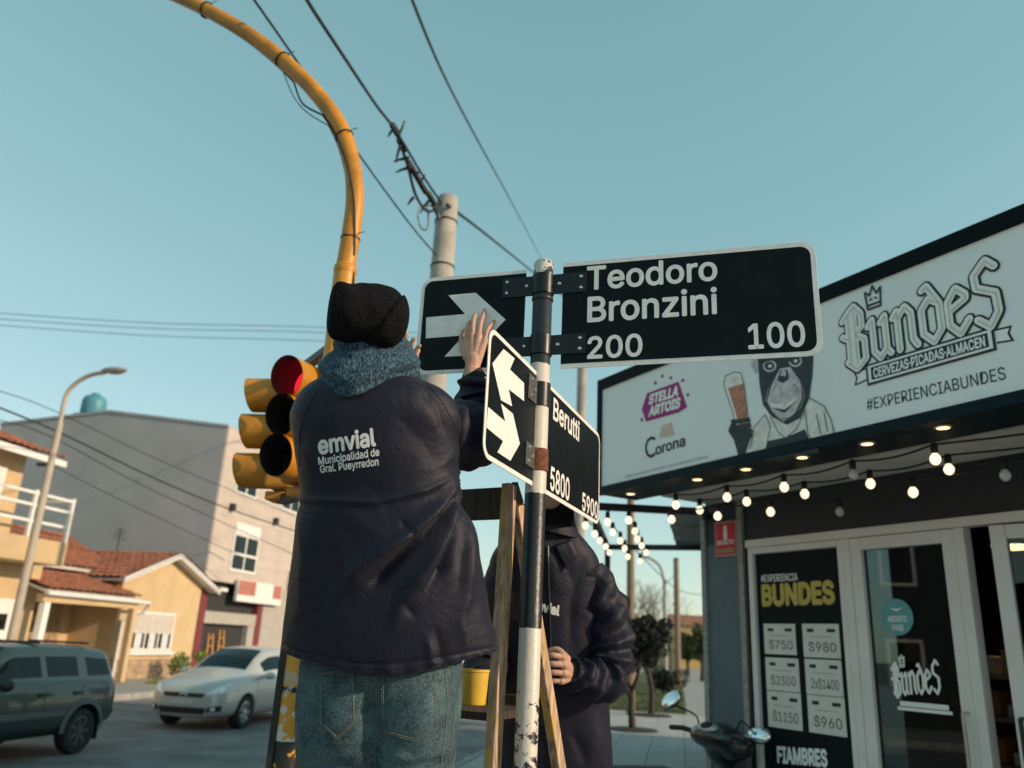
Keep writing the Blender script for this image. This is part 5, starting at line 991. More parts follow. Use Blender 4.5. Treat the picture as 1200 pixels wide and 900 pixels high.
# low houses closing the street
FB = mat('far_ochre', (.45, .33, .12), .85, var=.2)
for i, (x, d, w_, h, m_, lab) in enumerate(((816, 85, 3.2, 4.2, FB, 'yellow house far up the street beside the shop pillar'), (770, 95, 5, 3.2, PINKW, 'pale low house at the far end of the street'))):
    q = V(*(at(x, 770, d)[:2]), 0); o = thing('far_house', lab, 'house', q, 'far houses'); mb = MB(); mb.box(q+V(0, 0, h/2), V(w_, 0, 0), V(0, 4, 0), V(0, 0, h/2)); mb.build('wall', m_, o)
    mb = MB(); mb.add([q+V(-w_-.3, -4.3, h), q+V(w_+.3, -4.3, h), q+V(w_+.3, 4.3, h), q+V(-w_-.3, 4.3, h), q+V(-w_, 0, h+1.2), q+V(w_, 0, h+1.2)], [(0, 1, 5, 4), (2, 3, 4, 5), (0, 4, 3), (1, 2, 5), (3, 2, 1, 0)]); mb.build('roof', TILE, o)
    for k in (-1, 0, 1): mb = MB(); mb.box(q+V(k*w_*.6, -4.03, 1.5), V(.5, 0, 0), V(0, .03, 0), V(0, 0, .6)); mb.build('window', GLASSD, o)
# ================================================================== STREET-NAME POST AND PLATES
PB = V(.089, 2.482, 0); ptop = vz(PB, 307); zb_ = lambda y: vz(PB, y)
PBLK = (.012, .014, .017); PWHT = (.60, .54, .47)
POSTM = banded('post_paint', [(0, PWHT), (zb_(733)-.01, PBLK), (zb_(573)-.01, PWHT), (zb_(424)-.01, PBLK)],
               [(0, .56), (1.22, .53), (1.42, .47), (1.52, .34), (1.60, .26), (2.0, .27), (2.48, .30), (2.74, .34), (2.80, .53)],
               [(0, (.012, .013, .015)), (1.66, (.50, .46, .40)), (zb_(573)-.01, (.20, .13, .09)), (zb_(424)-.01, (.55, .52, .48))], scale=30, rough=.4)
SPT = thing('sign_post', 'flaking black and white painted steel post carrying the street-name plates', 'post', PB)
mb = MB(); mb.tube([PB, PB+V(0, 0, ptop-.008), PB+V(0, 0, ptop)], [.033, .033, .028], 28); mb.build('post', POSTM, SPT, smooth=True)
BZ = Frame(PB, -dirz(-73)); BE = Frame(PB, dirz(21))
mb = MB(); mb.lathe(PB+V(0, 0, zb_(354)), (0, 0, 1), [(.0335, 0), (.0365, .004), (.0365, .012), (.0335, .016)], 24); mb.build('weld_ring', POSTM, SPT, smooth=True)
RUST = mat('rust', (.16, .055, .025), .9, var=.5, scale=60, bump=.5, bscale=150); GALV = mat('worn_bracket', (.10, .10, .095), .5, .4, var=.4, scale=60)
def bolt(fr, s_, z, off, par, r=.0065):
    mb = MB(); mb.lathe(fr.pt(s_, z, off), fr.n, [(r, 0), (r, .002), (r*.75, .005), (r*.1, .0062)], 12); mb.build('bolt', STEEL, par, smooth=True)
def plate(name, label, fr, s0, s1, z0, z1, corners, bw, r, inner, th=.003):
    b = fr.pt((s0+s1)/2, z0, 0); o = thing(name, label, 'street sign', b, 'street-name plates'); mb = MB(); mb.prism(fr, rrect(s0, s1, z0, z1, r, corners), -.002, .001); mb.build('backing', BORDER, o, bevel=.0006)
    mb = MB(); mb.prism(fr, rrect(s0+inner[0], s1-inner[1], z0+bw, z1-bw, r*.7, corners), .0011, .0017); mb.build('face', SIGNBLK, o); return o
def bracket(par, fr, s0, s1, z0, z1, m, bolts, off=.002):
    mb = MB(); mb.rect(fr, s0, s1, z0, z1, off, off+.004); o = mb.build('bracket', m, par, bevel=.0008); [bolt(fr, a, b, off+.004, o) for a, b in bolts]; return o
def clamp(z0, z1, m, name='clamp'): mb = MB(); mb.lathe(PB+V(0, 0, z0), (0, 0, 1), [(.0332, 0), (.0372, .001), (.0372, z1-z0-.001), (.0332, z1-z0)], 28); return mb.build(name, m, SPT, smooth=True)
zr = [(BZ.uv(655, 345)[1], BZ.uv(655, 322)[1]), (BZ.uv(655, 416)[1], BZ.uv(655, 393)[1])]
for a, b in zr: clamp(a, b, BLACKP)
# name plate of the first street
n1 = plate('street_sign', 'large black plate reading Teodoro Bronzini 200 100 right of the post', BZ, .069, .870, 2.475, 2.855, (0, 1, 1, 0), .016, .045, (.0, .016))
def sgn(txt, fr, l, r_, top, par, bold=.018):
    a = fr.uv(*l, .002); b = fr.uv(*r_, .002); c_ = fr.uv(l[0], top, .002); zz = (a[1]+b[1])/2; slope_text('lettering', txt, fr, (a[0], zz), (b[0], zz), c_[1]-a[1], SIGNWHT, par, .0024, bold)
sgn('Teodoro', BZ, (687.5, 339), (841, 328), 313, n1); sgn('Bronzini', BZ, (688, 378), (841, 366), 350, n1); sgn('200', BZ, (688, 419.5), (753, 417), 395, n1); sgn('100', BZ, (877, 408.5), (944.5, 405), 380.5, n1)
for k, (a, b) in enumerate(zr): bracket(n1, BZ, .0345, .150, a, b, BLACKP, [(.058, (a+b)/2), (.132, b-.016), (.132, a+.016)])
a1 = plate('street_sign', 'black plate with white right-pointing arrow held by the worker', BZ, -.446, -.060, 2.478, 2.842, (1, 0, 0, 1), .014, .045, (.014, .0))
mb = MB(); mb.prism(BZ, [BZ.uv(x, y, .002) for x, y in ((499.5, 372), (545, 368), (525.5, 346), (557.5, 343), (592.5, 374.5), (553, 416.5), (521, 418), (543.5, 393), (499, 396.5))], .0018, .0024); mb.build('arrow', SIGNWHT, a1)
for k, (a, b) in enumerate(zr): bracket(a1, BZ, -.142, -.0345, a, b, BLACKP, [(-.125, b-.016), (-.125, a+.016), (-.055, (a+b)/2)])
zr2 = [(vz(PB, 478), vz(PB, 450)), (vz(PB, 553), vz(PB, 527))]
clamp(zr2[0][0], zr2[0][1], BLACKP); clamp(zr2[1][0], zr2[1][1], RUST)
a2 = plate('street_sign', 'black plate with white two-way arrow turned edge-near to the camera', BE, -.442, -.036, 2.085, 2.457, (1, 0, 0, 1), .014, .045, (.014, .0))
for pg in ([(590, 409), (603, 420), (597.5, 433), (614, 449), (614, 470), (596, 456), (600, 476), (587, 469), (577, 426)], [(572, 477), (592, 494), (587, 473), (601, 485), (609, 520), (598, 540), (583, 530), (589.5, 517), (570, 501)]):
    mb = MB(); mb.prism(BE, [BE.uv(x, y, .002) for x, y in pg], .0018, .0024); mb.build('arrow', SIGNWHT, a2)
n2 = plate('street_sign', 'long black plate reading Berutti 5800 5900 below the first name', BE, .036, .795, 2.085, 2.457, (0, 1, 1, 0), .014, .045, (.0, .014))
sgn('Berutti', BE, (648, 489.4), (678.6, 518), 464.7, n2); sgn('5800', BE, (644.5, 573), (667, 586.6), 546, n2); sgn('5900', BE, (682, 596.7), (700.3, 608.6), 576.5, n2)
for k, (a, b) in enumerate(zr2):
    m_ = (GALV, GALV)[k]; bracket(a2, BE, -.115, -.0345, a, b, m_, [(-.095, b-.014), (-.095, a+.014), (-.06, (a+b)/2)]); bracket(n2, BE, .0345, .09, a, b, (BLACKP, RUST)[k], [(.07, b-.014), (.07, a+.014)])

# ================================================================== LADDER
def at_y(x, y, yy): r = ray(x, y); return CAM + r*(yy/r[1])
F1 = at(597, 568, 2.58); F2 = at_y(577, 900, F1[1]-.07); R1 = at(606, 592, 2.64); R2 = at_y(655, 900, R1[1]+.32)
def toz(a, b, z): return a + (b-a)*(z-a[2])/(b[2]-a[2])
ew = dirz(-60); LD = thing('step_ladder', 'worn yellow wooden step ladder straddling between the two workers', 'ladder', toz(F1, F2, 0)+ew*.3)
fr_r = lambda z: toz(F1, F2, z); rr_r = lambda z: toz(R1, R2, z); wid = lambda z: .46 + .05*(2.2-z)
fr_l = lambda z: fr_r(z) + ew*wid(z); rr_l = lambda z: rr_r(z) + ew*wid(z)
for fn, tz in ((fr_r, F1[2]), (fr_l, F1[2]), (rr_r, R1[2]), (rr_l, R1[2])):
    mb = MB(); mb.beam(fn(0), fn(tz), .048, .032, up=ew); mb.build('rail', WOODY, LD, bevel=.003)
inn = lambda a, b, k: a + unit(b-a)*k
for z in (.14, .46, .78, 1.10, 1.74):
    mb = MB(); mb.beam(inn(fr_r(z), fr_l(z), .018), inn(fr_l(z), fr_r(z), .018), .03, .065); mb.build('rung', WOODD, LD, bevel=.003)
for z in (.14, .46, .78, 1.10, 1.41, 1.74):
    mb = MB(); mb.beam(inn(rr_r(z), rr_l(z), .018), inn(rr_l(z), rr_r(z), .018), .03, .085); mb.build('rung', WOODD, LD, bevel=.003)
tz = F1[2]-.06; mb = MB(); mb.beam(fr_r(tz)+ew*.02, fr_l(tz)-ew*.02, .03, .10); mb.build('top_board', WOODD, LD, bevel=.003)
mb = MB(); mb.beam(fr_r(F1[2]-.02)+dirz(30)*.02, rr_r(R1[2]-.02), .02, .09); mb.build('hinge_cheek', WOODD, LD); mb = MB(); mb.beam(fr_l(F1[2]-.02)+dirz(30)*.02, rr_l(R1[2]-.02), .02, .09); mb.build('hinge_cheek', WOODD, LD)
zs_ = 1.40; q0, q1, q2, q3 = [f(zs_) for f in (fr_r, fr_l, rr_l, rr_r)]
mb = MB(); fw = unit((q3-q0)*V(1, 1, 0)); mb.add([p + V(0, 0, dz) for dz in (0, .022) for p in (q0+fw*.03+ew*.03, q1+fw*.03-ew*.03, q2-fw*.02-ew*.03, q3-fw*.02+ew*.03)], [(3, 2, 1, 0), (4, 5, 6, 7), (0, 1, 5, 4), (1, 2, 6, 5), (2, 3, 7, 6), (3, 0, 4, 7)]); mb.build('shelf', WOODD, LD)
bkq = V(*(at(557, 790, 2.68)[:2]), zs_+.0225); mb = MB(); mb.lathe(bkq, (0, 0, 1), [(.038, 0), (.040, .004), (.046, .10), (.049, .102), (.049, .11), (.045, .11), (.038, .02)], 24); bk = anchor(mb, 'paint_pail', mat('pail_yellow', (.68, .45, .06), .4, var=.12, scale=10), bkq, 'small yellow pail standing on the ladder shelf', 'pail', smooth=True)

# ================================================================== PEOPLE
from mathutils import noise as mnoise
def fnoise(p, s): return mnoise.noise(Vector(p)*s)
def interp_rings(keys, n):                                   # smooth interpolation of ring parameters
    K = np.array(keys, float); t = np.linspace(0, len(K)-1, n); out = []
    for x in t:
        i = min(int(x), len(K)-2); f_ = x-i; p = [K[max(i-1, 0)], K[i], K[i+1], K[min(i+2, len(K)-1)]]
        out.append(.5*(2*p[1] + (p[2]-p[0])*f_ + (2*p[0]-5*p[1]+4*p[2]-p[3])*f_**2 + (3*p[1]-p[0]-3*p[2]+p[3])*f_**3))
    return out
def body_loft(keys, n, seg, pw=2.4, yaw=0.):
    # key: photo row, left and right outline column, depth, front-to-back half size
    rings = []; c, s_ = math.cos(yaw), math.sin(yaw)
    for (y, xl, xr, D, b) in interp_rings(keys, n):
        ce = at((xl+xr)/2, y, D); a = (xr-xl)/2*D/FPX; r = []
        for j in range(seg):
            t = 2*math.pi*j/seg; cx, sy = math.cos(t), math.sin(t); ux = a*math.copysign(abs(cx)**(2/pw), cx); uy = b*math.copysign(abs(sy)**(2/pw), sy)
            r.append(ce + V(c*ux - s_*uy, s_*ux + c*uy, 0))
        rings.append(r)
    return rings
def poly_dist(px, line):
    L = np.array(line, float); seg = np.linalg.norm(np.diff(L, axis=0), axis=1); cum = np.r_[0, np.cumsum(seg)]/seg.sum(); ts = np.linspace(0, 1, 50)
    S_ = np.stack([np.interp(ts, cum, L[:, 0]), np.interp(ts, cum, L[:, 1])], 1); d = np.linalg.norm(px[:, None]-S_[None], axis=2); k = d.argmin(1); return d[np.arange(len(px)), k], ts[k]
def apply_folds(rings, folds, amp_noise=.004, nscale=9., side=-1):
    R0 = np.array(rings); n, m, _ = R0.shape; ce = R0.mean(1, keepdims=True); out = R0-ce; out[..., 2] = 0; ln = np.linalg.norm(out, axis=2, keepdims=True); nrm = out/np.maximum(ln, 1e-6)
    px = proj(R0.reshape(-1, 3)); face = np.clip(-(nrm.reshape(-1, 3)@unit(V(0, 1, 0)))*3+.55, 0, 1); disp = np.zeros(n*m)
    for (line, A, w_, t0, t1) in folds:                      # ridge line, height, half width px, taper at ends
        d, t = poly_dist(px, line); tp = np.clip(t/max(t0, 1e-3), 0, 1)*np.clip((1-t)/max(t1, 1e-3), 0, 1) if t0+t1 > 0 else 1
        ends = 1.0; disp += 1.3*A*np.exp(-(d/w_)**1.45)*(.15+.85*tp)
    disp *= face
    P_ = R0.reshape(-1, 3); disp += np.array([amp_noise*fnoise(p, nscale) + amp_noise*.4*fnoise(p, nscale*2.7) for p in P_])
    return (P_ + nrm.reshape(-1, 3)*disp[:, None]).reshape(n, m, 3)
def wrinkle_tube(pts, rad, n, seg, amp, freq, seed, sub=10):
    fine = bez(pts, sub); K = np.linspace(0, len(pts)-1, len(fine)); rf = np.interp(K, range(len(rad)), rad); mb = MB(); mb.tube(fine, list(rf), seg)
    c = np.repeat(np.array(fine), seg, axis=0); vs = np.array(mb.v); d = vs-c; d /= np.maximum(np.linalg.norm(d, axis=1, keepdims=True), 1e-6); kk = np.repeat(K, seg); out = []
    for v, dd, k in zip(vs, d, kk):
        w_ = math.sin(k*freq + 2.2*dd[0] + 1.6*dd[2] + seed)*amp + amp*1.1*fnoise(v, 16) + amp*.6*fnoise(v, 34); out.append(tuple(v + dd*w_))
    mb.v = out; return mb
def hand(mb, wrist, knuckles, fingers, thumb, nrm, pr=.013, fr_=.0088):
    # palm spread from wrist to four knuckles, each finger a bent chain, thumb from the side of the palm
    for k, kn in enumerate(knuckles): mb.tube([wrist + (kn-wrist)*.0, wrist+(kn-wrist)*.5, kn], [pr*1.25, pr*1.15, pr*.88], 10, round_ends=True)
    for i in range(3): mb.tube([wrist+(knuckles[i]-wrist)*.45, wrist+(knuckles[i+1]-wrist)*.45], pr*1.05, 8, round_ends=True); mb.tube([knuckles[i]*.85+wrist*.15, knuckles[i+1]*.85+wrist*.15], pr*.8, 8, round_ends=True)
    for k, f_ in enumerate(fingers):
        r0 = fr_*(1, 1.03, .97, .85)[k]; ch_ = [knuckles[k]] + f_; mb.tube(bez(ch_, 4), list(np.interp(np.linspace(0, 1, (len(ch_)-1)*4+1), [0, .3, .36, .44, .7, .75, 1], [r0*1.15, r0*1.0, r0*1.1, r0, r0*.9, r0*.95, r0*.78])), 10, round_ends=True)
    mb.tube(bez(thumb, 4), list(np.linspace(fr_*1.5, fr_*.95, (len(thumb)-1)*4+1)), 10, round_ends=True)

# ---------- worker on the ladder
HZ = at(443, 800, 2.17); K_ = .925
wk = [(430, 413, 461, 2.23, .050), (441, 399, 481, 2.22, .078), (450, 377, 503, 2.205, .106), (462, 359, 523, 2.19, .130), (478, 347, 535, 2.175, .144), (500, 344, 541, 2.17, .155), (530, 347, 538, 2.17, .160), (560, 351, 537, 2.17, .162), (588, 353, 543, 2.17, .163), (610, 348, 552, 2.165, .168), (650, 344, 563, 2.16, .174), (690, 340, 571, 2.16, .179), (725, 335, 578, 2.155, .182), (750, 332, 583, 2.155, .182), (764, 332, 584, 2.155, .177)]
rings = body_loft(wk, 170, 260, 2.35, yaw=-.08)
folds = [([(536, 556), (520, 590), (490, 622), (445, 652), (404, 684)], .030, 9, .12, .1), ([(538, 566), (514, 606), (480, 640), (430, 684)], -.026, 7, .15, .12),
         ([(540, 566), (524, 622), (500, 668), (470, 704), (462, 726)], .022, 9, .12, .3), ([(543, 574), (536, 620), (520, 664), (496, 690)], -.024, 6, .12, .25), ([(545, 580), (549, 640), (545, 700), (536, 742)], .018, 9, .2, .4), ([(547, 592), (544, 640), (536, 690)], -.015, 5, .2, .4),
         ([(540, 556), (505, 572), (470, 584)], .008, 7, .4, .3), ([(470, 610), (486, 632)], -.007, 4, .3, .3), ([(470, 700), (490, 716)], -.006, 4, .3, .3),
         ([(500, 446), (528, 470), (542, 510)], .009, 6, .2, .3), ([(492, 452), (515, 478), (528, 520)], -.007, 6, .2, .3), ([(545, 520), (520, 545), (480, 556)], .006, 10, .2, .4), ([(452, 470), (500, 520), (520, 560)], -.006, 16, .3, .3),
         ([(500, 735), (508, 768)], .007, 5, .4, .1), ([(512, 728), (520, 765)], -.006, 5, .4, .1), ([(540, 722), (548, 760)], .005, 5, .4, .1), ([(455, 745), (460, 785)], .004, 6, .4, .1), ([(572, 690), (582, 742)], -.006, 6, .3, .2),
         ([(346, 600), (356, 650), (350, 720)], .007, 9, .3, .3), ([(372, 610), (380, 680), (365, 750)], -.006, 12, .3, .3), ([(352, 520), (372, 556)], .006, 8, .3, .3), ([(400, 600), (470, 640)], .004, 14, .3, .3)]
RW = apply_folds(rings, folds, .0035, 8.)
# yoke seam, hem droop and hem band
n_, m_, _ = RW.shape; pj = proj(RW.reshape(-1, 3)); ce = RW.mean(1, keepdims=True); rd = RW-ce; rd[..., 2] = 0; rd /= np.maximum(np.linalg.norm(rd, axis=2, keepdims=True), 1e-6)
seam_y = np.interp(pj[:, 0], [340, 345, 440, 500, 555], [586, 588, 592, 578, 548]); dy = (pj[:, 1]-seam_y); step = -.006/(1+np.exp(-dy/1.2)) * np.exp(-np.clip(dy, 0, 999)/70.) + .003*np.exp(-((dy+3)/3)**2)
RW = (RW.reshape(-1, 3) + rd.reshape(-1, 3)*step[:, None]).reshape(n_, m_, 3)
fr_v = np.linspace(0, 1, n_)[:, None]; cosx = rd[..., 0]; back = np.clip(-rd[..., 1], 0, 1)
RW[..., 2] += -(.055*back**1.5 + .01*np.clip(-cosx, 0, 1) - .020*np.clip(cosx, 0, 1)**2)*np.clip((fr_v-.72)/.28, 0, 1)**1.3
v_h = (1-fr_v)*n_; gath = .0035*np.sin(np.linspace(0, 2*math.pi*34, m_))[None, :]*np.clip(1-v_h/9, 0, 1) - .004*np.exp(-((v_h-8)/1.2)**2) - .010*np.clip(1-v_h/2.0, 0, 1)
RW += rd*gath[..., None]
inner = RW[-1] - rd[-1]*.03; inner2 = inner + V(0, 0, .10)
jk = MB(); jk.loft(list(RW) + [RW[-1]-rd[-1]*.012 + V(0, 0, -.002), inner, inner2], True, False)
WP = thing('person', 'worker in navy jacket and black knit cap seen from behind, fixing the arrow plate', 'person', V(HZ[0], HZ[1], .49))
jacket = jk.build('jacket', NAVY, WP, smooth=True, ang=80)
# sleeves
sR = [at(506, 490, 2.19), at(532, 508, 2.23), at(553, 512, 2.33), at(566, 497, 2.43), at(562, 470, 2.48), at(553, 441, 2.49)]
slv = wrinkle_tube(sR, [.080, .088, .088, .080, .070, .042], 0, 80, .009, 9.5, .4, 18); slv.build('sleeve', NAVY, WP, smooth=True, ang=80)
sL = [at(379, 490, 2.19), at(374, 490, 2.34), at(392, 484, 2.54), at(430, 460, 2.62), at(466, 436, 2.62)]
wrinkle_tube(sL, [.080, .080, .072, .060, .042], 0, 48, .006, 7, 1.7, 12).build('sleeve', NAVY, WP, smooth=True, ang=80)
cf = MB(); cf.tube([at(558, 447, 2.49), at(552, 436, 2.487)], [.038, .034], 28); cf.build('cuff', NAVYRIB, WP, smooth=True); cf = MB(); cf.tube([at(462, 439, 2.625), at(469, 431, 2.62)], [.038, .034], 28); cf.build('cuff', NAVYRIB, WP, smooth=True)
# print on the back
tree = bvh_of(jk)
def print_on(name, txt, l, r_, cap, par, tree, fb, bold=.03):
    vs, fs = text_mesh(txt, bold); x0, x1 = vs[:, 0].min(), vs[:, 0].max(); ch_ = text_mesh('H', 0.)[0][:, 1].max(); dx, dy = r_[0]-l[0], r_[1]-l[1]; L = math.hypot(dx, dy); ux, uy = dx/L, dy/L
    p2 = [(l[0] + dx*(x-x0)/(x1-x0) + uy*y/ch_*cap*.6, l[1] + dy*(x-x0)/(x1-x0) - y/ch_*cap) for x, y, dz in vs]; q, f = drape(p2, fs, tree, fb, .0025, vs[:, 2]); mb = MB(); mb.add(q, f); return mb.build(name, WHITEPRINT, par)
print_on('print_lettering', 'emvial', (374, 532), (441, 521.5), 19.5, jacket, tree, at(400, 530, 2.0), .03); print_on('print_lettering', 'Municipalidad de', (374, 544.5), (445, 533.5), 8.6, jacket, tree, at(400, 530, 2.0), .018); print_on('print_lettering', 'Gral. Pueyrredon', (376, 554), (444, 545), 8.6, jacket, tree, at(400, 530, 2.0), .018)
SEAMM = mat('seam_thread', (.004, .005, .010), .7)
for ln in ([(498, 447), (520, 474), (536, 508), (545, 545)], [(371, 458), (353, 500), (351, 548)], [(346, 588), (400, 592), (440, 592), (500, 578), (553, 549)], [(336, 752), (348, 762), (400, 772), (440, 773), (500, 766), (584, 740)]):
    q, _ = drape([tuple(v_) for v_ in np.array(bez([np.array(p_, float) for p_ in ln], 24))], [], tree, at(440, 600, 2.0), .0002); mb = MB(); mb.tube([np.array(v_) for v_ in q], .0013, 5); mb.build('seam', SEAMM, jacket)
# hood of the sweater over the collar
NK = at(436, 428, 2.19); hr = []; SEG = 120
prof = [(.074, .050, 0), (.084, .066, 0), (.100, .071, 0), (.114, .063, .0), (.120, .048, .004), (.122, .034, .010), (.128, .018, .02), (.137, .002, .03), (.146, -.018, .055), (.146, -.032, .085), (.132, -.044, .10), (.105, -.040, .08)]
for k, (r, z, drop) in enumerate(interp_rings(prof, 60)):
    ring = []
    for j in range(SEG):
        a = 2*math.pi*j/SEG; bk_ = max(0, math.cos(a - (-math.pi/2-.28)))**2.2; rx = r*(1.0+.02*math.sin(3*a)); ry = r*(.92+.18*bk_)
        wz = .006*math.sin(5*a+k*.25)*min(k/25, 1); p = NK + V(rx*math.cos(a), ry*math.sin(a), z - drop*bk_*.9 + wz)*K_; d = V(math.cos(a), math.sin(a), 0); p = p + d*(.006*fnoise(p, 13)+.003*fnoise(p, 30)); ring.append(p)
    hr.append(ring)
HR = np.array(hr); hpx = proj(HR.reshape(-1, 3)); hc = HR.reshape(-1, 3)-NK; hc[:, 2] = 0; hn = hc/np.maximum(np.linalg.norm(hc, axis=1, keepdims=True), 1e-6); nearf = np.clip(-hn[:, 1]*2+.4, 0, 1); hdsp = np.zeros(len(hpx))
for ln, A_, w_ in (([(374, 428), (392, 440), (411, 448), (432, 440), (455, 430), (492, 424)], .011, 4.5), ([(374, 436), (392, 449), (412, 457), (434, 449), (458, 438), (494, 432)], -.009, 4), ([(384, 408), (430, 410), (486, 408)], -.010, 3.5), ([(396, 415), (420, 425), (440, 418)], -.005, 5), ([(450, 412), (470, 420), (488, 416)], .005, 5), ([(380, 418), (400, 428)], .004, 5)):
    d_, t_ = poly_dist(hpx, ln); hdsp += A_*np.exp(-(d_/w_)**1.6)
hr = list((HR.reshape(-1, 3) + hn*(hdsp*nearf)[:, None]).reshape(HR.shape))
hd_ = MB(); hd_.loft(hr, True, False); hood = hd_.build('sweater_hood', KNIT, WP, smooth=True, ang=80); td = hood.modifiers.new('t', 'SOLIDIFY'); td.thickness = .004; td.offset = -1
cl = MB(); cl.loft([[NK + V(r*math.cos(a), r*.95*math.sin(a), z)*K_ for a in np.linspace(0, 2*math.pi, 49)[:-1]] for r, z in ((.066, -.02), (.068, .05), (.064, .082), (.058, .084), (.056, .03))]); cl.build('collar', mat('collar_black', (.012, .013, .016), .8), WP, smooth=True)
# knit cap
O_ = at(446, 371, 2.115); T_ = at(386, 362, 2.075); axd = unit(T_-O_); e1 = unit(np.cross(axd, V(0, 1, 0))); e1 = e1 if e1[2] > 0 else -e1; e2 = np.cross(axd, e1)
capr = []
for k, (x_, r1, r2) in enumerate(interp_rings([(-.080, .004, .004), (-.0785, .020, .020), (-.073, .040, .042), (-.060, .060, .063), (-.040, .076, .080), (-.015, .0855, .089), (.015, .0890, .092), (.045, .0880, .092), (.075, .0855, .090), (.100, .0825, .086), (.120, .0780, .080), (.135, .0700, .070), (.143, .056, .056), (.146, .036, .036), (.146, .006, .006)], 110)):
    ring = []
    for j in range(120):
        a = 2*math.pi*j/120; cut_ = -.0095 - .046*math.cos(a) + .012*math.sin(a); q_ = (cut_-x_)/.0025; st_ = .0070/(1+math.exp(-max(min(q_, 30), -30))) - .0040*math.exp(-((x_-cut_-.004)/.0045)**2)   # turned-up band
        p = O_ + (axd*x_ + e1*r1*math.cos(a) + e2*r2*math.sin(a))*K_; d = e1*math.cos(a)+e2*math.sin(a); ad = (a+math.pi) % (2*math.pi)-math.pi
        dent = -.015*math.exp(-((x_-.098)/.017)**2)*math.exp(-(ad/.55)**2) + .006*math.exp(-((x_-.128)/.016)**2)*math.cos(2*a) - .007*math.exp(-((x_-.07)/.02)**2)*math.exp(-((ad+1.0)/.35)**2) - .005*math.exp(-((x_-.05)/.02)**2)*math.exp(-((ad+2.0)/.5)**2)
        rib = .0016*math.sin(a*46)*(1 if q_ > 0 else .5)*min(1, r1/.05); p = p + d*(dent + st_*min(1, r1/.06) + .004*fnoise(p, 17) + .002*fnoise(p, 40) + rib); ring.append(p)
    capr.append(ring)
cp_ = MB(); cp_.loft(capr); cp_.build('knit_cap', WOOL, WP, smooth=True, ang=80)
# jeans
jn = [(745, 364, 540, 2.16, .115), (775, 354, 542, 2.155, .124), (800, 351, 542, 2.15, .132), (835, 349, 539, 2.145, .136), (870, 349, 535, 2.14, .132), (900, 350, 531, 2.14, .123), (925, 352, 527, 2.14, .11)]
jr = body_loft(jn, 80, 200, 2.5, -.08)
jf = [([(432, 790), (437, 850), (440, 930)], -.030, 15, .3, 0), ([(398, 800), (395, 850), (398, 890)], .012, 34, .2, .2), ([(488, 800), (492, 850), (486, 890)], .016, 36, .2, .2), ([(445, 905), (500, 893), (535, 880)], -.010, 8, .3, .3), ([(432, 905), (390, 895), (350, 890)], -.010, 8, .3, .3), ([(540, 800), (530, 850), (520, 900)], -.006, 7, .3, .3), ([(520, 905), (528, 860), (536, 820)], .004, 5, .3, .3), ([(445, 800), (455, 830)], .005, 8, .3, .3), ([(442, 880), (480, 892), (530, 884)], .010, 6, .3, .3), ([(430, 882), (392, 890), (352, 880)], .010, 6, .3, .3), ([(535, 790), (515, 802), (500, 800)], -.004, 4, .3, .3), ([(520, 840), (500, 872), (470, 886)], -.006, 5, .3, .3), ([(365, 800), (372, 850), (360, 890)], -.005, 5, .3, .3)]
JR = apply_folds(jr, jf, .003, 12.)
jm = MB(); jm.loft(list(JR), True, True)
footz = .46+.035; lft_hip = at(398, 905, 2.17); rgt_hip = at(486, 905, 2.17); rc_ = (fr_r(.46)+fr_l(.46))/2
feet = [rc_ + ew*.11 + V(0, -.03, .065), rc_ - ew*.11 + V(0, -.03, .065)]
legs = MB()
for hp, ft in ((lft_hip, feet[0]), (rgt_hip, feet[1])):
    kn = (hp+ft)/2 + V(0, .03, .02); w2 = wrinkle_tube([hp+V(0, 0, .06), hp*.6+kn*.4, kn, kn*.45+ft*.55, ft+V(0, 0, .03)], [.097, .094, .080, .074, .076], 0, 44, .005, 6, hp[0]*9, 10); legs.add(w2.v, w2.f)
jm.add(legs.v, legs.f); jeans = jm.build('jeans', DENIM, WP, smooth=True, ang=80); jt = bvh_of(jm)
for nm, pl in (('back_pocket', [(447, 777), (510, 776), (511, 853), (486, 868), (450, 858)]), ('back_pocket', [(376, 788), (400, 786), (414, 788), (416, 846), (396, 866), (377, 848)])):
    vs, fs = sub_poly(pl, 6); q, f = drape(vs, fs, jt, at(480, 820, 2.02), .005); mb = MB(); mb.add(q, f); pk = mb.build(nm, DENIM, jeans, smooth=True); so = pk.modifiers.new('s', 'SOLIDIFY'); so.thickness = .005; so.offset = 1
    c0 = np.mean(np.array(pl), 0)
    for sc_ in (.99, .93):
        lp = [tuple(c0+(np.array(p)-c0)*sc_) for p in pl]; pts = []
        for i in range(len(lp)): pts += [tuple(np.array(lp[i])*(1-t)+np.array(lp[(i+1) % len(lp)])*t) for t in np.linspace(0, 1, 24)[:-1]]
        q, _ = drape(pts, [], jt, at(480, 820, 2.02), .0056); mb = MB()
        for i in range(0, len(q)-1): mb.tube([np.array(q[i]), np.array(q[i])*.35+np.array(q[i+1])*.65], .0009, 4)
        mb.build('stitching', STITCH, pk)
for ln in ([(520, 770), (524, 830), (516, 899)], [(528, 770), (532, 830), (526, 899)], [(434, 775), (437, 830), (439, 899)]):
    L = np.array(bez([np.array(p, float) for p in ln], 30)); q, _ = drape([tuple(p) for p in L], [], jt, at(480, 820, 2.02), .0018); mb = MB()
    for i in range(len(q)-1): mb.tube([np.array(q[i]), np.array(q[i])*.3+np.array(q[i+1])*.7], .0009, 4)
    mb.build('stitching', STITCH, jeans)
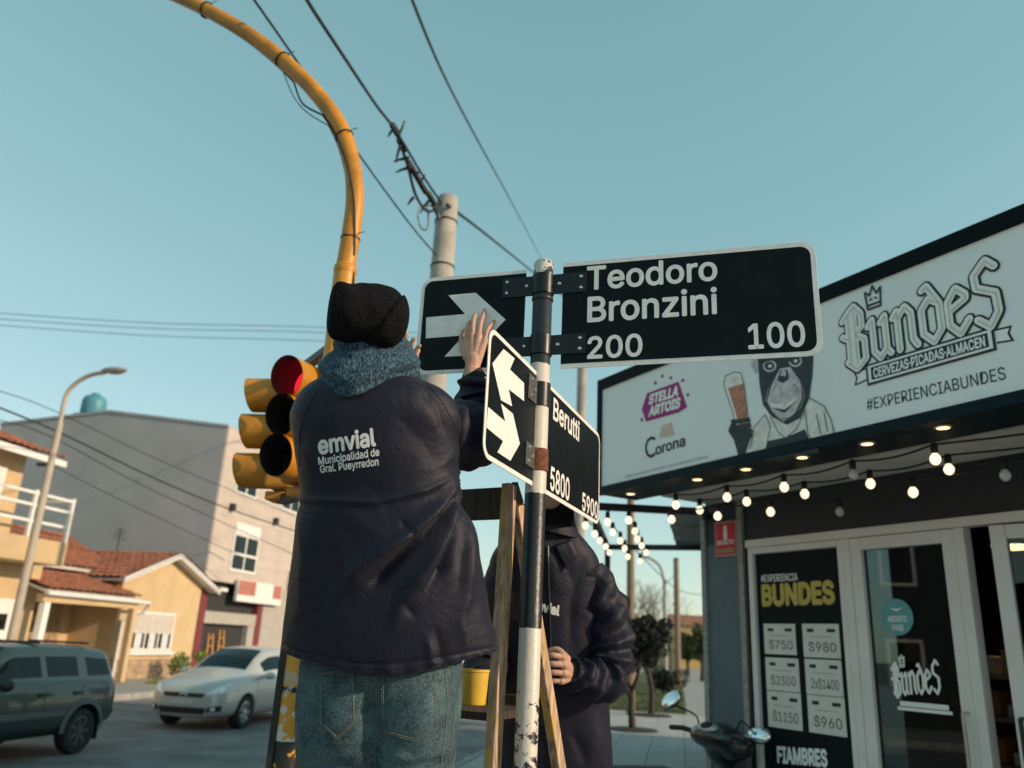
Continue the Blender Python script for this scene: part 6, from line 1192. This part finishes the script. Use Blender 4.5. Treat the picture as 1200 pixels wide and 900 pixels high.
for ft, e in ((feet[0], 1), (feet[1], -1)):
    mb = MB(); hdv = dirz(25); sdv = dirz(115); mb.loft([[ft + V(0, 0, -.067+z_) + hdv*(f0 + L*math.cos(a)) + sdv*(wd*math.sin(a)) for a in np.linspace(0, 6.283, 21)[:-1]] for z_, f0, L, wd in ((0, .05, .135, .048), (.025, .05, .138, .05), (.05, .04, .12, .047), (.075, .0, .075, .044), (.12, -.02, .055, .045))]); mb.build('shoe', SHOE, WP, smooth=True)
# body under the clothes: head, neck, arms, hands, legs in one mesh
bd = MB(); HC = at(440, 388, 2.22); ff = unit(dirz(14)*.9 + V(0, 0, .42)); fu = unit(V(0, 0, 1)-ff*ff[2]); fs_ = np.cross(ff, fu)
bd.blob(HC, (.074, .094, .108), axes=[fs_, ff, fu]); bd.blob(HC + ff*.035 - fu*.065, (.055, .055, .055), axes=[fs_, ff, fu]); bd.blob(HC + ff*.098 - fu*.012, (.014, .020, .026), axes=[fs_, ff, fu]); bd.blob(HC+ff*.088-fu*.058, (.026, .012, .010), axes=[fs_, ff, fu])
for e in (-1, 1): bd.blob(HC + fs_*e*.076 - fu*.01 - ff*.005, (.010, .018, .030), axes=[fs_, ff, fu]); bd.blob(HC+fs_*e*.032+ff*.086+fu*.012, (.015, .012, .010), axes=[fs_, ff, fu])
bd.tube([NK+V(0, .02, -.10), NK+V(0, .01, .0), HC-fu*.03], [.075, .056, .056], 14, round_ends=True)
bd.tube([at(443, 850, 2.16), at(445, 720, 2.18), at(446, 580, 2.19), NK+V(0, .02, -.12)], [.10, .10, .11, .085], 16, round_ends=True)
bd.tube(bez([at(480, 490, 2.20)] + sR[1:], 5), list(np.linspace(.055, .028, 26)), 12, round_ends=True); bd.tube(bez([at(410, 490, 2.20)] + sL[1:], 5), list(np.linspace(.055, .028, 21)), 12, round_ends=True)
for hp, ft in ((lft_hip, feet[0]), (rgt_hip, feet[1])): bd.tube([hp+V(0, 0, .1), (hp+ft)/2+V(0, .03, .02), ft+V(0, 0, .02)], [.085, .055, .04], 12, round_ends=True)
body = remesh(bd, .011, 3)
SGp = lambda x, y, o: BZ.pt(*BZ.uv(x, y, o), o)
hh = MB(); wr = SGp(553, 438, .045)
hand(hh, wr, [SGp(547, 398, .040), SGp(553.5, 393, .043), SGp(561, 393, .042), SGp(568, 399, .036)],
     [[SGp(547.5, 387, .046), SGp(549.5, 380, .036), SGp(552, 377, .018)], [SGp(554, 380, .050), SGp(556, 371, .036), SGp(557.5, 369, .016)], [SGp(563, 379, .036), SGp(566, 370, .022), SGp(568, 363, .013)], [SGp(570.5, 388, .034), SGp(575, 381, .020), SGp(579, 376, .013)]],
     [SGp(547, 420, .045), SGp(542, 406, .036), SGp(541, 396, .022), SGp(543.5, 388, .014)], BZ.n, .0145)
hh.tube([sR[-2]*.4+sR[-1]*.6, wr, SGp(555, 420, .045)], [.030, .027, .024], 14, round_ends=True)
wl = at(470, 430, 2.60)
hand(hh, wl, [at(467, 411, 2.585), at(473, 408, 2.582), at(479, 410, 2.585), at(484, 416, 2.59)], [[at(467, 402, 2.58), at(468, 396, 2.575), at(470, 391, 2.57)], [at(474, 400, 2.575), at(475, 394, 2.57), at(476, 390, 2.565)], [at(482, 403, 2.57), at(484, 399, 2.565), at(486, 397, 2.563)], [at(487, 411, 2.575), at(490, 407, 2.57), at(492, 405, 2.566)]], [at(476, 424, 2.60), at(485, 418, 2.63), at(490, 411, 2.64)], BZ.n, .0145)
hm = remesh(hh, .0024, 3); body.add(hm.v, hm.f); body.build('body', SKIN, WP, smooth=True, ang=80)
ws = MB(); ws.tube([wr+V(0, 0, -.018)+BZ.ex*.0, wr+V(.001, 0, -.006)], [.0315, .031], 24); ws.build('wrist_band', CABLE, WP, smooth=True)

# ---------- second worker on the far side of the ladder
D2 = 3.18
w2 = [(606, 628, 664, D2, .06), (618, 616, 672, D2, .085), (630, 598, 684, D2, .105), (645, 582, 697, D2, .125), (665, 574, 704, D2, .140), (700, 573, 706, D2, .15), (760, 577, 709, D2, .158), (820, 580, 713, D2, .162), (880, 580, 717, D2, .165), (940, 580, 720, D2, .165), (965, 581, 719, D2, .160)]
r2 = body_loft(w2, 110, 160, 2.4, .05)
f2 = [([(690, 650), (672, 700), (668, 760)], -.012, 7, .2, .3), ([(640, 640), (655, 700)], .008, 10, .3, .3), ([(668, 850), (690, 900)], -.008, 6, .3, .3), ([(660, 760), (640, 850)], .008, 12, .3, .3), ([(700, 840), (690, 900)], .008, 10, .3, .3), ([(655, 640), (676, 690)], -.006, 6, .3, .3)]
R2_ = apply_folds(r2, f2, .005, 8.); j2 = MB(); j2.loft(list(R2_)+[R2_[-1]*.94+R2_[-1].mean(0)*.06+V(0, 0, .05)], True, False)
b2c = at(645, 800, D2); W2 = thing('person', 'second worker in navy jacket steadying the ladder behind the post', 'person', V(b2c[0], b2c[1], .53)); jacket2 = j2.build('jacket', NAVY, W2, smooth=True, ang=80)
s2 = [at(688, 668, D2-.01), at(710, 715, D2-.04), at(716, 760, D2-.08), at(710, 792, D2-.14), at(690, 796, D2-.19), at(669, 789, D2-.22)]
wrinkle_tube(s2, [.078, .084, .088, .084, .070, .046], 0, 80, .010, 9.5, 2.2, 18).build('sleeve', NAVY, W2, smooth=True, ang=80)
s2l = [at(592, 668, D2), at(578, 730, D2-.02), at(570, 780, D2-.10), at(560, 800, D2-.2)]; wrinkle_tube(s2l, [.078, .085, .085, .06], 0, 48, .008, 6, .3, 12).build('sleeve', NAVY, W2, smooth=True, ang=80)
cf = MB(); cf.tube([at(673, 790, D2-.215), at(664, 787, D2-.228)], [.042, .038], 28); cf.build('cuff', NAVYRIB, W2, smooth=True)
t2 = bvh_of(j2); print_on('print_lettering', 'emvial', (620, 712), (655, 721), 10.5, jacket2, t2, at(640, 715, 3.0), .045)
zp = MB(); q, _ = drape([tuple(p) for p in np.array(bez([np.array((642., 640.)), np.array((645., 760.)), np.array((648., 899.))], 20))], [], t2, at(640, 760, 3.0), .004); zp.tube([np.array(a) for a in q], .004, 6); zp.build('zip', DARKMETAL, jacket2)
# collar, dark face cover, cap, head
N2 = at(646, 602, D2); cl = MB(); cl.loft([[N2 + V(r*math.cos(a), r*.95*math.sin(a), z+.012*math.sin(2*a)) for a in np.linspace(0, 2*math.pi, 61)[:-1]] for r, z in ((.115, -.085), (.098, -.04), (.090, .01), (.083, .025), (.076, .015), (.07, -.04))]); cl.build('collar', NAVY, W2, smooth=True)
for e in (1,):
    vs, fs = sub_poly([(648, 640), (668, 632), (676, 652), (662, 668)], 4); q, f = drape(vs, fs, t2, at(660, 650, 3.05), .010); mb = MB(); mb.add(q, f); fl = mb.build('collar_flap', NAVY, jacket2, smooth=True); so = fl.modifiers.new('s', 'SOLIDIFY'); so.thickness = .006; so.offset = -1
sc2 = MB(); sc2.loft([[N2 + V(r*math.cos(a), r*math.sin(a)*1.12 - max(0, z)*.28, z) for a in np.linspace(0, 2*math.pi, 49)[:-1]] for r, z in ((.092, -.06), (.090, .0), (.092, .05), (.098, .10), (.101, .15), (.098, .168), (.085, .17), (.07, .06))]); sc2.build('face_shade_cover', WOOL, W2, smooth=True)  # dark wrap added over chin and nose, imitating a face in shade
H2 = at(645, 566, D2-.01); f2_ = unit(dirz(185) + V(0, 0, .15)); u2 = unit(V(0, 0, 1)-f2_*f2_[2]); x2 = np.cross(f2_, u2); A2 = [x2, f2_, u2]
kc = MB(); kc.loft([[H2 + u2*z + x2*r*math.cos(a)*.82 + f2_*(r*math.sin(a)-.005) for a in np.linspace(0, 2*math.pi, 49)[:-1]] for r, z in ((.100, .015), (.106, .03), (.106, .06), (.102, .065), (.099, .09), (.080, .12), (.045, .137), (.005, .14))]); kc.build('knit_cap', WOOL, W2, smooth=True)
b2 = MB(); b2.blob(H2, (.074, .094, .112), axes=A2); b2.blob(H2+f2_*.035-u2*.065, (.054, .054, .056), axes=A2); b2.blob(H2+f2_*.098-u2*.015, (.014, .021, .026), axes=A2); b2.blob(H2+f2_*.086-u2*.058, (.026, .012, .010), axes=A2)
for e in (-1, 1): b2.blob(H2+x2*e*.076-u2*.01, (.010, .018, .030), axes=A2); b2.blob(H2+x2*e*.032+f2_*.084+u2*.012, (.016, .012, .011), axes=A2)
b2.tube([N2+V(0, .03, -.12), N2+V(0, .01, 0), H2-u2*.03], [.05, .05, .05], 14, round_ends=True); b2.tube([at(647, 960, D2), at(646, 800, D2), at(646, 690, D2), N2+V(0, .03, -.14)], [.11, .10, .10, .05], 16, round_ends=True)
b2.tube(bez([at(672, 668, D2)] + s2[1:], 5), list(np.linspace(.055, .03, 26)), 12, round_ends=True); b2.tube(bez([at(610, 668, D2)] + s2l[1:], 5), list(np.linspace(.055, .032, 16)), 12, round_ends=True)
rm = (rr_r(.46)+rr_l(.46))/2; f2t = [rm + ew*.10 + V(.03, .05, .065), rm - ew*.10 + V(.03, .05, .065)]; hips = [at(628, 965, D2), at(672, 965, D2)]
tw = MB()
hips2 = [hips[1], hips[0]]
if np.linalg.norm(hips[0][:2]-f2t[0][:2]) < np.linalg.norm(hips[1][:2]-f2t[0][:2]): hips2 = hips
for hp, ft in zip(hips2, f2t):
    b2.tube([hp+V(0, 0, .1), (hp+ft)/2, ft], [.085, .055, .04], 12, round_ends=True); w_ = wrinkle_tube([hp+V(0, 0, .12), hp, (hp+ft)/2+V(0, -.02, 0), ft+V(0, 0, .04)], [.115, .11, .085, .08], 0, 40, .005, 6, hp[0]*5, 10); tw.add(w_.v, w_.f)
    mb = MB(); hdv = dirz(200); sdv = dirz(290); mb.loft([[ft + V(0, 0, -.067+z_) + hdv*(f0 + L*math.cos(a)) + sdv*(wd*math.sin(a)) for a in np.linspace(0, 6.283, 21)[:-1]] for z_, f0, L, wd in ((0, .05, .135, .048), (.025, .05, .138, .05), (.05, .04, .12, .047), (.075, .0, .075, .044), (.12, -.02, .055, .045))]); mb.build('shoe', SHOE, W2, smooth=True)
tw.build('trousers', mat('dark_trousers', (.02, .022, .03), .85, var=.2, scale=20), W2, smooth=True)
bd2 = remesh(b2, .011, 3); h2 = MB(); wr2 = at(670, 790, D2-.22); dr_ = lambda x, y, o=0.: at(x, y, D2-.285+o)
ks = [dr_(659, 770), dr_(661, 779, -.004), dr_(661, 789, -.003), dr_(658, 798, .002)]
hand(h2, wr2, ks, [[dr_(649, 768, -.012), dr_(641, 768, -.002), dr_(635, 768, .02)], [dr_(649, 778, -.016), dr_(640, 778, -.005), dr_(633, 778, .02)], [dr_(649, 788, -.014), dr_(641, 788.5, -.004), dr_(634, 789, .02)], [dr_(649, 798, -.008), dr_(641, 798.5, .0), dr_(636, 799, .02)]], [dr_(664, 772, .03), dr_(654, 762, .045), dr_(645, 762, .05)], V(0, -1, 0), .0165, .0108)
h2.tube([s2[-2]*.4+s2[-1]*.6, wr2], [.036, .032], 14, round_ends=True); hm2 = remesh(h2, .0026, 3); bd2.add(hm2.v, hm2.f); bd2.build('body', SKIN, W2, smooth=True, ang=80)
for o in list(bpy.data.objects):
    if '_o' in o: del o['_o']
print('OBJECTS', len(bpy.data.objects))
